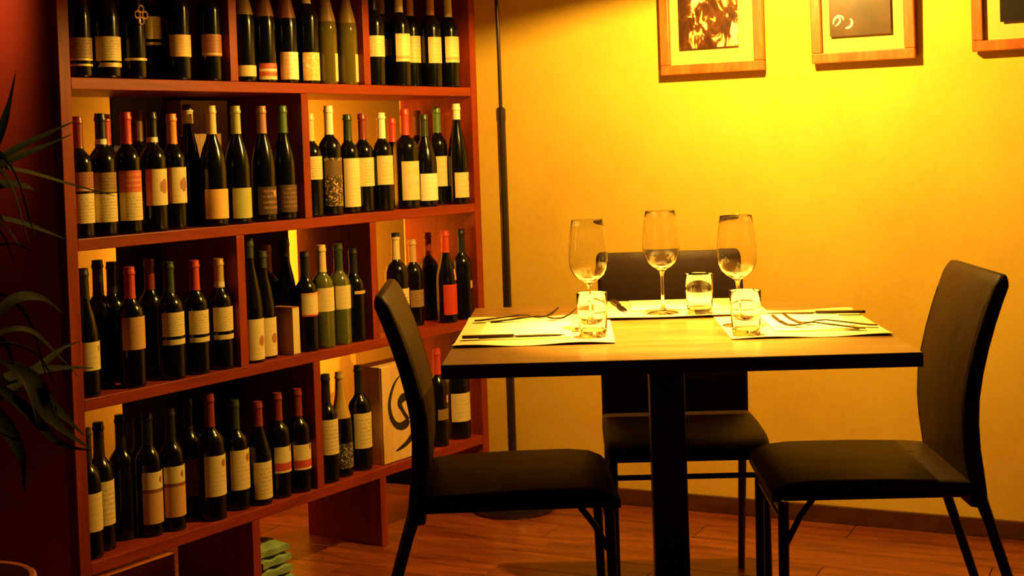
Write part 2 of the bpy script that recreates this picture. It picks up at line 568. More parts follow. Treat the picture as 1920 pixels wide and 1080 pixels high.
obj('rear_rail', rk(0.0003, 0.5087, SDEP - 0.0038, SDEP + 0.020, 0.0005, 0.076), M_BASEL, rack, bevel=0.004)
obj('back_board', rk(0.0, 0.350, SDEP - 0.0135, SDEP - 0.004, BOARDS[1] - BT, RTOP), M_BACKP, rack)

# ------------------------------------------------------------------ arc floor lamp
M_LBASE = plain('dark_polished_lamp_base', (0.10, 0.07, 0.045), 0.22, metal=0.85, vary=0.05)
LBASE = Vector((-0.028, 4.335, 0))
lamp = thing('floor_lamp', 'arc floor lamp with dark pole and round chrome base by the wall', 'lamp', LBASE)
obj('base', lathe([(0, 0.0005), (0.130, 0.0005), (0.133, 0.006), (0.133, 0.022), (0.128, 0.030), (0.05, 0.034), (0.02, 0.05), (0.0, 0.05)], 48), M_LBASE, lamp, smooth=True, bevel=0)
TUBE_TOP = 1.272
obj('tube', tube([(0, 0, 0.045), (0, 0, 0.6), (0, 0, TUBE_TOP)], 0.0135, 16), M_TUBE, lamp, smooth=True)
obj('collar', lathe([(0.0, TUBE_TOP - 0.03), (0.0150, TUBE_TOP - 0.03), (0.0150, TUBE_TOP + 0.006), (0.009, TUBE_TOP + 0.012), (0.0, TUBE_TOP + 0.012)], 20), M_TUBE, lamp, smooth=True)
hd = BULB - LBASE
arc = [(0, 0, TUBE_TOP), (0, 0, 1.5), (0, 0, 1.75), (hd.x * 0.06, hd.y * 0.06, 1.95), (hd.x * 0.25, hd.y * 0.25, 2.12), (hd.x * 0.55, hd.y * 0.55, 2.18),
       (hd.x * 0.83, hd.y * 0.83, 2.10), (hd.x * 0.97, hd.y * 0.97, 1.97), (hd.x, hd.y, 1.90)]
obj('arc_rod', tube(smooth_curve(arc, 8), 0.0062, 10), M_TUBE, lamp, smooth=True)
bz = BULB.z
RIM = bz - 0.040
sh_prof = [(0.172, RIM), (0.168, RIM + 0.012), (0.14, RIM + 0.055), (0.09, RIM + 0.092), (0.035, RIM + 0.112), (0.022, RIM + 0.135), (0.0, RIM + 0.137)]
sh_in = [(0.0, RIM + 0.133), (0.019, RIM + 0.131), (0.032, RIM + 0.109), (0.088, RIM + 0.089), (0.1375, RIM + 0.053), (0.1655, RIM + 0.0115), (0.1695, RIM)]
M_SHADE = plain('bronze_lamp_shade', (0.10, 0.06, 0.03), 0.4, metal=0.5)
M_SOCK = plain('socket_black', (0.02, 0.018, 0.016), 0.4)
sh = obj('shade', lathe(sh_prof + sh_in, 48, closed=True), M_SHADE, lamp, smooth=True)
sh.location = (hd.x, hd.y, 0)
sk = obj('socket', lathe([(0, RIM + 0.131), (0.016, RIM + 0.131), (0.016, bz + 0.030), (0.0, bz + 0.030)], 16), M_SOCK, lamp, smooth=True)
sk.location = (hd.x, hd.y, 0)
ld = bpy.data.lights.new('bulb_light', 'POINT')
ld.energy = LAMP_WATTS
ld.color = LAMP_COLOR
ld.shadow_soft_size = 0.012
lo = bpy.data.objects.new('bulb_light', ld)
COL.objects.link(lo)
lo.parent = lamp
lo.location = hd

# added light strips, out of view, to make the wall behind the rack glow
M_STRIP = plain('aluminium_strip', (0.5, 0.48, 0.45), 0.4, metal=0.8)
for sp, zz, ln, pw, lab, aim in ((0.44, 0.86, 0.8, 0.25, 'added unseen light strip behind the rack, farther left', 0), (0.955, 0.90, 0.72, 20.0, 'added unseen light strip behind the rack, farther right', -22)):
    st = thing('added_light_strip', lab, 'lamp', SH(sp, SDEP + 0.006, zz), SH_A)
    obj('housing', box(-0.012, 0.012, -0.0098, 0.0, -ln / 2, ln / 2), M_STRIP, st)
    la = bpy.data.lights.new('added_strip_light', 'AREA')
    la.shape = 'RECTANGLE'
    la.size = 0.02
    la.size_y = ln
    la.energy = pw
    la.color = (1.0, 0.46, 0.07)
    lao = bpy.data.objects.new('added_strip_light', la)
    COL.objects.link(lao)
    lao.parent = st
    lao.location = (0, 0.012, 0)
    lao.rotation_euler = (math.radians(90), 0, math.radians(aim))
# unseen ceiling spot, added to brighten the upper red wall
spot = thing('added_spotlight', 'added unseen ceiling spotlight brightening the red wall', 'lamp', (-1.16, 2.945, 2.75))
obj('ring', lathe([(0.035, -0.004), (0.045, -0.004), (0.045, -0.0003), (0.035, -0.0003)], 24, closed=True), M_CHROME, spot, smooth=True)
l3 = bpy.data.lights.new('added_wall_spot', 'SPOT')
l3.energy = 640.0
l3.color = (1.0, 0.42, 0.12)
l3.spot_size = math.radians(10)
l3.spot_blend = 1.0
l3.shadow_soft_size = 0.03
l3o = bpy.data.objects.new('added_wall_spot', l3)
COL.objects.link(l3o)
l3o.parent = spot
l3o.location = (0, 0, -0.01)
l3o.rotation_euler = (math.radians(10.5), 0, 0)

# second added spot, out of view, for the bright pool on the table
spot2 = thing('added_spotlight', 'added unseen ceiling spotlight brightening the dining table', 'lamp', (0.345, 2.95, 2.75))
obj('ring', lathe([(0.035, -0.004), (0.045, -0.004), (0.045, -0.0003), (0.035, -0.0003)], 24, closed=True), M_CHROME, spot2, smooth=True)
l4 = bpy.data.lights.new('added_table_spot', 'SPOT')
l4.energy = 2300.0
l4.color = LAMP_COLOR
l4.spot_size = math.radians(26)
l4.spot_blend = 1.0
l4.shadow_soft_size = 0.03
l4o = bpy.data.objects.new('added_table_spot', l4)
COL.objects.link(l4o)
l4o.parent = spot2
l4o.location = (0, 0, -0.01)

# ------------------------------------------------------------------ table
tc = TB(TW / 2, TW / 2)
table = thing('dining_table', 'square wooden dining table on a black central column', 'table', (tc.x, tc.y, 0), TYAW)
h = TW / 2
TT = 0.027
obj('top', box(-h + 0.0015, h - 0.0015, -h + 0.0015, h - 0.0015, TH - TT, TH), M_TABLE, table)
for x0, x1, y0, y1 in ((-h, h, -h, -h + 0.0014), (-h, h, h - 0.0014, h), (-h, -h + 0.0014, -h + 0.0015, h - 0.0015), (h - 0.0014, h, -h + 0.0015, h - 0.0015)):
    obj('edge_band', box(x0, x1, y0, y1, TH - TT, TH - 0.001), M_TEDGE, table)
obj('mounting_plate', box(-0.2, 0.2, -0.2, 0.2, TH - TT - 0.008, TH - TT), M_BLACKM, table)
obj('column', box(-0.038, 0.038, -0.038, 0.038, 0.012, TH - TT - 0.008), M_BLACKM, table, bevel=0.003)
obj('base_plate', box(-0.21, 0.21, -0.21, 0.21, 0.0005, 0.012), M_BLACKM, table, bevel=0.003)


# ------------------------------------------------------------------ chairs
def rrect(cx, cz, hx, hz, r, n=4):
    """rounded rectangle loop of 2-D points"""
    out = []
    for sx, sz, a0 in ((1, 1, 0), (-1, 1, 90), (-1, -1, 180), (1, -1, 270)):
        for k in range(n + 1):
            a = math.radians(a0 + 90 * k / n)
            out.append((cx + sx * (hx - r) + r * math.cos(a), cz + sz * (hz - r) + r * math.sin(a)))
    return out


CW = 0.378


def rear_x(z):
    """rear outline of the chair back, local x (chair faces +x, seat back at x = 0)"""
    tab = [(0.395, 0.004), (0.43, 0.0), (0.507, 0.013), (0.603, 0.016), (0.69, 0.001), (0.797, -0.031), (0.866, -0.060)]
    for (z0, x0), (z1, x1) in zip(tab[:-1], tab[1:]):
        if z <= z1:
            t = (z - z0) / (z1 - z0)
            return x0 + (x1 - x0) * t
    return tab[-1][1]


def make_chair(label, loc, rz):
    t = thing('dining_chair', label, 'chair', loc, rz, 'leather dining chairs around the table')
    # back: rounded slab swept up the S-shaped profile
    zs = [0.405, 0.43, 0.47, 0.52, 0.57, 0.62, 0.67, 0.72, 0.77, 0.81, 0.845, 0.858, 0.865, 0.868]
    xs = [sum(rear_x(z + dz) for dz in (-0.03, -0.015, 0, 0.015, 0.03)) / 5 for z in zs]
    loops = []
    for i, z in enumerate(zs):
        th, hw, r = 0.034, CW / 2, 0.012
        if z > 0.85:
            k = (z - 0.85) / 0.018
            th *= (1 - 0.55 * k)
            hw -= 0.012 * k * k
            r = 0.42 * th
        r = min(r, th / 2 - 0.001)
        cx = xs[i] + th / 2 + (0.034 - th) / 2
        loops.append([(x, y, z) for x, y in rrect(cx, 0, th / 2, hw, r, 3)])
    obj('backrest', loft(loops), M_LEATHER, t, smooth=True)
    # seam line along the back's edge
    for sgn in (-1, 1):
        obj('seam', tube([(xs[i] + 0.0335, sgn * (CW / 2 - 0.014), zs[i]) for i in range(1, len(zs) - 4)], 0.0016, 6), M_LEATHER, t, smooth=True)
    # seat cushion with a rounded front
    loops = []
    for x, zt, zb, hw in ((0.020, 0.452, 0.437, CW / 2 - 0.006), (0.03, 0.457, 0.436, CW / 2), (0.08, 0.462, 0.436, CW / 2 + 0.002), (0.2, 0.466, 0.436, CW / 2 + 0.004),
                          (0.345, 0.466, 0.435, CW / 2 + 0.004), (0.395, 0.461, 0.430, CW / 2 + 0.002), (0.42, 0.450, 0.422, CW / 2), (0.432, 0.439, 0.420, CW / 2 - 0.008)):
        hz = (zt - zb) / 2
        loops.append([(x, y, z) for y, z in rrect(0, (zt + zb) / 2, hw, hz, min(0.016, hz - 0.001), 3)])
    obj('seat', loft(loops), M_LEATHER, t, smooth=True)
    obj('seat_frame', box(0.02, 0.410, -CW / 2 + 0.006, CW / 2 - 0.006, 0.424, 0.4365), M_BLACKM, t, bevel=0.004)
    for sgn in (-1, 1):
        y = sgn * (CW / 2 - 0.014)
        obj('leg', tube([(0.409, y, 0.420), (0.413, y, 0.2), (0.417, y, 0.0005)], [0.0115, 0.0105, 0.009], 10), M_BLACKM, t, smooth=True)
        obj('leg', tube([(0.022, y, 0.440), (0.002, y, 0.38), (-0.055, y, 0.19), (-0.112, y, 0.0005)], [0.014, 0.0115, 0.0105, 0.009], 10), M_BLACKM, t, smooth=True)
        obj('bracket', tube([(0.350, y, 0.426), (0.377, y, 0.390), (0.411, y, 0.325)], 0.0065, 8), M_BLACKM, t, smooth=True)
    obj('stretcher', tube([(0.411, -CW / 2 + 0.014, 0.380), (0.411, CW / 2 - 0.014, 0.380)], 0.0065, 8), M_BLACKM, t, smooth=True)
    return t


make_chair('brown leather chair at the left side of the table, before the wine rack', (-0.238, 2.908, 0), math.radians(1.0))
make_chair('brown leather chair at the right side of the table, back near picture edge', (0.942, 2.897, 0), math.pi + math.radians(-2.5))
make_chair('brown leather chair behind the table, facing the viewer', (0.404, 3.554, 0), -math.pi / 2 + math.radians(-2.5))

# ------------------------------------------------------------------ pictures on the wall


def picture(label, a0, a1, z0, height, fw, mat_w, print_bottom, print_mat, lean, pa0, pa1):
    root = thing('framed_picture', label, 'picture', WL((a0 + a1) / 2, 0.0, z0), 0, 'framed photographs on the yellow wall')
    M3 = Matrix(((WV.x, WN.x, 0), (WV.y, WN.y, 0), (0, 0, 1)))
    hw = (a1 - a0) / 2

    def pb(name, x0, x1, o0, o1, zz0, zz1, mat, parent, bev=0.0):
        me = box(x0, x1, o0, o1, zz0, zz1)
        me.transform((Matrix.Rotation(lean, 3, 'X')).to_4x4())
        me.transform(M3.to_4x4())
        bm = bmesh.new()
        bm.from_mesh(me)
        bmesh.ops.recalc_face_normals(bm, faces=bm.faces)
        bm.to_mesh(me)
        bm.free()
        return obj(name, me, mat, parent, bevel=bev)
    d0, d1 = 0.012, 0.036
    pb('rail', -hw, hw, d0, d1, 0, fw, M_FRAME, root, 0.003)
    pb('rail', -hw, hw, d0, d1, height - fw, height, M_FRAME, root, 0.003)
    pb('rail', -hw, -hw + fw, d0, d1, fw + 0.0003, height - fw - 0.0003, M_FRAME, root, 0.003)
    pb('rail', hw - fw, hw, d0, d1, fw + 0.0003, height - fw - 0.0003, M_FRAME, root, 0.003)
    pb('mount_board', -hw + fw - 0.003, hw - fw + 0.003, d0 + 0.001, d0 + 0.006, fw - 0.003, height - fw + 0.003, M_MAT, root)
    c = (a0 + a1) / 2
    # the print floats on a spacer in front of the board
    pr = pb('print', pa0 - c, pa1 - c, d0 + 0.016, d0 + 0.0175, print_bottom - z0, height - (print_bottom - z0), print_mat, root)
    pb('spacer', pa0 - c + 0.02, pa1 - c - 0.02, d0 + 0.0062, d0 + 0.0158, print_bottom - z0 + 0.02, height - (print_bottom - z0) - 0.02, M_MAT, pr)


def photo_bright():
    w = NT('photo_of_bright_lamps')
    v = w.coord()
    m = w.mapping(v, (1, 1, 1))
    n = w.noise(w.mapping(v, (26, 26, 13)), 1.0, 3, 0.55, dist=0.9)
    c = w.ramp(n, [(0.40, (0.05, 0.014, 0.003)), (0.53, (0.12, 0.035, 0.006)), (0.575, (0.70, 0.50, 0.18)), (0.62, (0.9, 0.8, 0.5))])
    return w.set(Base_Color=c, Roughness=0.35)


def photo_olive():
    w = NT('photo_of_dark_olive_ground')
    v = w.coord()
    n = w.noise(w.mapping(v, (9, 9, 9)), 1.0, 4)
    c = w.ramp(n, [(0.3, (0.045, 0.018, 0.003)), (0.7, (0.11, 0.05, 0.008))])
    return w.set(Base_Color=c, Roughness=0.35)


M_PH1, M_PH2 = photo_bright(), photo_olive()
M_PH3 = plain('photo_black', (0.012, 0.007, 0.005), 0.35)
picture('framed photograph of bright glowing shapes on brown, leftmost of the three pictures', -0.258, 0.068, 1.362, 0.46, 0.030, 0.06, 1.440, M_PH1, 0.0, -0.196, -0.009)
picture('framed dark olive photograph with a small white curl, middle picture', 0.213, 0.510, 1.372, 0.46, 0.030, 0.06, 1.448, M_PH2, -0.025, 0.268, 0.444)
picture('framed black photograph at the right edge, rightmost picture', 0.665, 0.985, 1.380, 0.46, 0.030, 0.06, 1.458, M_PH3, -0.015, 0.742, 0.915)
# white curl printed on the middle photograph
_mid = [o for o in bpy.data.objects if o.get('label', '').startswith('framed dark olive')][0]
_pr = [c for c in _mid.children if c.name.startswith('print')][0]
M_WHITEINK = plain('white_print', (0.85, 0.78, 0.66), 0.5)


def wall_stroke(parent, pts, wd, off, mat, name='printed_mark'):
    verts, faces = [], []
    base = parent.parent.location
    P = smooth_curve([WL(a, off + (z - 1.372) * 0.025, z) for a, z in pts], 5)
    n = len(P)
    for i, p in enumerate(P):
        t = (P[min(i + 1, n - 1)] - P[max(i - 1, 0)]).normalized()
        s = t.cross(WN).normalized()
        k = wd * (0.35 + 0.65 * math.sin(math.pi * (i + 0.5) / n))
        for o in (0.0, 0.0006):
            for sg in (-1, 1):
                verts.append(p + s * sg * k + WN * o - base)
    for i in range(n - 1):
        a, b = i * 4, i * 4 + 4
        faces += [(a + 2, a + 3, b + 3, b + 2), (a, b, b + 1, a + 1), (a, a + 2, b + 2, b), (a + 1, b + 1, b + 3, a + 3)]
    faces += [(0, 1, 3, 2), ((n - 1) * 4, (n - 1) * 4 + 2, (n - 1) * 4 + 3, (n - 1) * 4 + 1)]
    return obj(name, mesh_of(verts, faces), mat, parent)


wall_stroke(_pr, [(0.329, 1.497), (0.334, 1.488), (0.331, 1.477), (0.322, 1.471), (0.314, 1.470)], 0.004, 0.0302, M_WHITEINK)
wall_stroke(_pr, [(0.279, 1.483), (0.283, 1.497), (0.294, 1.506), (0.306, 1.503), (0.310, 1.494)], 0.0038, 0.0304, M_WHITEINK)
wall_stroke(_pr, [(0.285, 1.478), (0.294, 1.484), (0.300, 1.494), (0.296, 1.501)], 0.003, 0.0302, M_WHITEINK)

# ------------------------------------------------------------------ table settings


def paper(name, x0, x1, y0, y1, z, mat, label, cat, group, curl=0.004, thick=0.0012, rot=0.0, seed=0):
    nx, ny = 14, 14
    rnd = random.Random(seed)
    ph = rnd.uniform(0, 6)
    cx, cy = (x0 + x1) / 2, (y0 + y1) / 2
    verts, faces = [], []
    for lay in (0, 1):
        for j in range(ny + 1):
            for i in range(nx + 1):
                fx, fy = i / nx, j / ny
                lx, ly = (fx - 0.5) * (x1 - x0), (fy - 0.5) * (y1 - y0)
                e = max(abs(fy - 0.5) * 2, 0)
                lift = curl * (e ** 6) * (0.5 + 0.5 * math.sin(fx * 9 + ph)) if curl else 0
                verts.append((lx, ly, lift + (thick if lay else 0)))
    n1 = (nx + 1) * (ny + 1)
    for j in range(ny):
        for i in range(nx):
            a = j * (nx + 1) + i
            q = (a, a + 1, a + nx + 2, a + nx + 1)
            faces.append(tuple(k + n1 for k in q))
            faces.append(tuple(reversed(q)))
    rim = [i for i in range(nx + 1)] + [j * (nx + 1) + nx for j in range(1, ny + 1)] + [ny * (nx + 1) + i for i in range(nx - 1, -1, -1)] + [j * (nx + 1) for j in range(ny - 1, 0, -1)]
    for a, b in zip(rim, rim[1:] + rim[:1]):
        faces.append((a, b, b + n1, a + n1))
    o = obj(name, mesh_of(verts, faces), mat)
    o.location = TB(cx, cy, z)
    o.rotation_euler = (0, 0, TYAW + rot)
    return tag(o, label, cat, group)


G_MAT, G_NAP = 'paper placemats on the table', 'paper napkins on the placemats'
paper('placemat', 0.002, 0.335, 0.214, 0.662, 0.0004, M_PAPER, 'cream paper placemat at the left end of the table', 'placemat', G_MAT, 0.005, seed=1)
paper('placemat', 0.572, 0.899, 0.222, 0.655, 0.0004, M_PAPER, 'cream paper placemat at the right end of the table', 'placemat', G_MAT, 0.004, seed=2)
paper('placemat', 0.300, 0.700, 0.575, 0.893, 0.0052, M_PAPER, 'cream paper placemat at the far side of the table', 'placemat', G_MAT, 0.002, seed=3)
paper('napkin', 0.050, 0.245, 0.300, 0.600, 0.0022, M_NAPKIN, 'white napkin on the left placemat', 'napkin', G_NAP, 0.0, 0.003, seed=4)
paper('napkin', 0.672, 0.845, 0.300, 0.570, 0.0022, M_NAPKIN, 'white napkin on the right placemat', 'napkin', G_NAP, 0.0, 0.003, seed=5)
paper('napkin', 0.390, 0.600, 0.680, 0.880, 0.0068, M_NAPKIN, 'white napkin on the far placemat before the rear chair', 'napkin', G_NAP, 0.0, 0.003, seed=6)


def wine_glass(x, y, z, label):
    t = thing('wine_glass', label, 'wine glass', TB(x, y, z), 0, 'empty wine glasses on the table')
    out = [(0, 0.0003), (0.034, 0.0003), (0.036, 0.0012), (0.034, 0.0026), (0.020, 0.0046), (0.0075, 0.0095), (0.0042, 0.020), (0.0036, 0.05), (0.0038, 0.085),
           (0.0060, 0.0985), (0.0130, 0.1045), (0.0240, 0.1105), (0.0340, 0.1200), (0.0408, 0.1350), (0.0436, 0.1530), (0.0432, 0.1730), (0.0408, 0.1970), (0.0376, 0.2200), (0.0350, 0.2395)]
    inn = [(0.0347, 0.2398), (0.0344, 0.2395), (0.0370, 0.2200), (0.0402, 0.1970), (0.0426, 0.1730), (0.0429, 0.1530), (0.0400, 0.1355), (0.0328, 0.1216), (0.0230, 0.1125), (0.0120, 0.1072), (0.0, 0.1055)]
    obj('glass', lathe(out + inn, 40), M_GLASS, t, smooth=True)
    return t


def tumbler(x, y, z, label):
    t = thing('tumbler', label, 'drinking glass', TB(x, y, z), 0, 'water tumblers on the table')
    out = [(0, 0.0003), (0.0275, 0.0003), (0.0290, 0.002), (0.0300, 0.02), (0.0318, 0.06), (0.0330, 0.0925)]
    inn = [(0.0322, 0.0935), (0.0312, 0.0925), (0.0298, 0.06), (0.0278, 0.018), (0.0255, 0.0135), (0.0, 0.0120)]
    obj('glass', lathe(out + inn, 40), M_GLASS, t, smooth=True)
    return t


wine_glass(0.288, 0.436, 0.0018, 'empty wine glass standing behind the left tumbler')
wine_glass(0.460, 0.632, 0.0066, 'empty wine glass in the middle, before the rear chair')
wine_glass(0.611, 0.424, 0.0018, 'empty wine glass standing behind the right tumbler')
tumbler(0.292, 0.318, 0.0018, 'empty water tumbler on the left placemat')
tumbler(0.543, 0.606, 0.0066, 'empty water tumbler on the far placemat, right of the middle wine glass')
tumbler(0.608, 0.275, 0.0018, 'empty water tumbler beside the right placemat')


def strip(stations, thick):
    """flat bar: stations (x, half width, z) along x"""
    loops = []
    for x, hw, z in stations:
        loops.append([(x, -hw, z), (x, hw, z), (x, hw * 0.9, z + thick), (x, -hw * 0.9, z + thick)])
    return loft(loops)


def fork(x, y, z, rz, label):
    t = thing('fork', label, 'fork', TB(x, y, z), TYAW + rz, 'forks on the table')
    obj('handle', strip([(-0.105, 0.008, 0.001), (-0.09, 0.0095, 0.0012), (-0.04, 0.006, 0.006), (0.0, 0.0035, 0.010), (0.02, 0.004, 0.009)], 0.0022), M_STEEL, t, smooth=False)
    obj('head', strip([(0.02, 0.004, 0.009), (0.032, 0.010, 0.005), (0.045, 0.0125, 0.003)], 0.002), M_STEEL, t)
    for k in range(4):
        yy = (k - 1.5) * 0.0068
        tn = obj('tine', strip([(0.045, 0.0021, 0.003), (0.060, 0.002, 0.004), (0.078, 0.0018, 0.012), (0.093, 0.0012, 0.024)], 0.0018), M_STEEL, t)
        tn.location = (0, yy, 0)
    return t


def knife(x, y, z, rz, label):
    t = thing('knife', label, 'knife', TB(x, y, z), TYAW + rz, 'knives on the table')
    obj('handle', strip([(-0.11, 0.006, 0.0005), (-0.105, 0.009, 0.0003), (-0.05, 0.0085, 0.0003), (-0.005, 0.0065, 0.0003), (0.0, 0.005, 0.0008)], 0.006), M_DKHANDLE, t, bevel=0.0015)
    obj('blade', strip([(0.0, 0.005, 0.0015), (0.008, 0.0085, 0.0015), (0.07, 0.0095, 0.0013), (0.095, 0.007, 0.001), (0.108, 0.0015, 0.001)], 0.0016), M_STEEL, t)
    return t


zp = 0.0056
fork(0.125, 0.600, zp, math.radians(6), 'steel fork at the back of the left napkin')
fork(0.165, 0.570, zp, math.radians(3), 'second steel fork on the left napkin, nearer the knife')
knife(0.125, 0.315, zp, math.radians(2), 'dark-handled knife along the front of the left napkin')
fork(0.760, 0.330, zp, math.radians(180 - 22), 'steel fork at the front of the right napkin')
fork(0.790, 0.365, zp, math.radians(180 - 18), 'second steel fork on the right napkin, farther from the edge')
knife(0.800, 0.560, zp, math.radians(180 - 8), 'dark-handled knife along the back of the right napkin')
knife(0.362, 0.780, 0.0072, math.radians(-84), 'dark-handled knife beside the far napkin, left of middle wine glass')
fork(0.640, 0.765, 0.0072, math.radians(-95), 'steel fork right of the far napkin')

# ------------------------------------------------------------------ boxes and cloth in the rack


def rack_box(name, label, cat, s0, s1, d0, d1, z0, z1, mat, bev=0.0015):
    root = thing(name, label, cat, SH((s0 + s1) / 2, (d0 + d1) / 2, z0), SH_A)
    hs, hd_ = (s1 - s0) / 2, (d1 - d0) / 2
    return root, hs, hd_, z1 - z0


case, hs, hd_, hz = rack_box('wine_case', 'pale wooden wine case with a black scroll, on the lowest shelf', 'wooden box', 1.060, 1.240, 0.015, 0.115, BOARDS[4] + 0.0004, BOARDS[4] + 0.290, M_CASE)
body = obj('body', box(-hs, hs, -hd_ + 0.006, hd_, 0, hz), M_CASE, case, bevel=0.0015)
front = obj('sliding_lid', box(-hs + 0.001, hs - 0.001, -hd_, -hd_ + 0.0058, 0.002, hz - 0.002), M_CASE, case, bevel=0.001)


def case_stroke(pts):
    verts, faces = [], []
    P = smooth_curve([(x, y, w) for x, y, w in pts], 6)
    n = len(P)
    for i, p in enumerate(P):
        a, b = P[max(i - 1, 0)], P[min(i + 1, n - 1)]
        t = Vector((b.x - a.x, b.y - a.y)).normalized()
        s = Vector((-t.y, t.x)) * max(p.z, 0.0008)
        for o in (-hd_ - 0.0007, -hd_ + 0.0002):
            for sg in (-1, 1):
                verts.append((p.x + s.x * sg - hs, o, p.y + s.y * sg))
    for i in range(n - 1):
        a, b = i * 4, i * 4 + 4
        faces += [(a, a + 1, b + 1, b), (a + 2, b + 2, b + 3, a + 3), (a, b, b + 2, a + 2), (a + 1, a + 3, b + 3, b + 1)]
    faces += [(0, 2, 3, 1), ((n - 1) * 4, (n - 1) * 4 + 1, (n - 1) * 4 + 3, (n - 1) * 4 + 2)]
    return obj('scroll_mark', mesh_of(verts, faces), M_INK, front)


case_stroke([(0.0903, 0.2572, 0.0013), (0.06, 0.2354, 0.0039), (0.0402, 0.2041, 0.0059), (0.0319, 0.1737, 0.0065), (0.0381, 0.1381, 0.0078), (0.0571, 0.1117, 0.0091), (0.0815, 0.1018, 0.0117), (0.1068, 0.1056, 0.013), (0.1184, 0.1153, 0.0078)])
case_stroke([(0.1184, 0.1153, 0.0065), (0.1041, 0.1314, 0.0065), (0.0901, 0.1501, 0.0065), (0.0795, 0.1707, 0.0104), (0.0946, 0.1852, 0.013), (0.1223, 0.1837, 0.0104), (0.1485, 0.1667, 0.0065)])
case_stroke([(0.1571, 0.0919, 0.0104), (0.1386, 0.0682, 0.0104), (0.1077, 0.0473, 0.0078), (0.0778, 0.0371, 0.0052), (0.0551, 0.0321, 0.0013)])

slim, hs, hd_, hz = rack_box('slim_carton', 'slim upright carton with brown sides between bottles, third row', 'box', 0.697, 0.724, 0.012, 0.085, BOARDS[3] + 0.0004, 0.741, M_CARD)
obj('body', box(-hs, hs, -hd_, hd_, 0, hz), plain('carton_brown', (0.34, 0.13, 0.05), 0.6), slim, bevel=0.001)
obj('front_label', box(-hs + 0.001, hs - 0.001, -hd_ - 0.0006, -hd_ + 0.0002, 0.004, hz - 0.003), LABELS['cream_plain'], slim)
card, hs, hd_, hz = rack_box('cardboard_box', 'dim brown cardboard box at the back of the second row', 'box', 0.530, 0.700, 0.235, 0.292, BOARDS[2] + 0.0004, 1.315, M_CARD)
obj('body', box(-hs, hs, -hd_, hd_, 0, hz), M_CARD, card, bevel=0.002)
obj('tape', box(-0.02, 0.02, -hd_ - 0.0005, -hd_ + 0.0004, 0.01, hz - 0.01), plain('packing_tape', (0.42, 0.25, 0.10), 0.35), card)

for k in range(4):
    nx, ny = 12, 10
    rnd = random.Random(40 + k)
    ws, wd = 0.060 - 0.002 * k, 0.075 - 0.003 * k
    loops = []
    verts, faces = [], []
    for lay in (0, 1):
        for j in range(ny + 1):
            for i in range(nx + 1):
                x, y = (i / nx - 0.5) * 2, (j / ny - 0.5) * 2
                e = max(abs(x), abs(y))
                wob = 0.0035 * math.sin(7 * x + k * 2) * math.cos(5 * y + k)
                zz = (0.0265 * (1 - 0.35 * e ** 6) if lay else 0.0015) + (wob if lay else 0.0)
                verts.append((x * ws + 0.003 * math.sin(6 * y + k), y * wd + 0.003 * math.cos(5 * x + k), zz))
    n1 = (nx + 1) * (ny + 1)
    for j in range(ny):
        for i in range(nx):
            a = j * (nx + 1) + i
            q = (a, a + 1, a + nx + 2, a + nx + 1)
            faces.append(tuple(t + n1 for t in q))
            faces.append(tuple(reversed(q)))
    rim = list(range(nx + 1)) + [j * (nx + 1) + nx for j in range(1, ny + 1)] + [ny * (nx + 1) + i for i in range(nx - 1, -1, -1)] + [j * (nx + 1) for j in range(ny - 1, 0, -1)]
    for a, b in zip(rim, rim[1:] + rim[:1]):
        faces.append((a, b, b + n1, a + n1))
    o = obj('folded_cloth', mesh_of(verts, faces), M_CLOTH, smooth=True)
    o.location = SH(0.606, 0.085, 0.0008 + 0.0285 * k)
    o.rotation_euler = (0, 0, SH_A + rnd.uniform(-0.05, 0.05))
    tag(o, ['lowest pale green folded cloth in the stack under the rack', 'second pale green folded cloth from the floor under the rack',
            'third pale green folded cloth from the floor under the rack', 'topmost pale green folded cloth in the stack under the rack'][k], 'cloth', 'folded cloths under the rack')

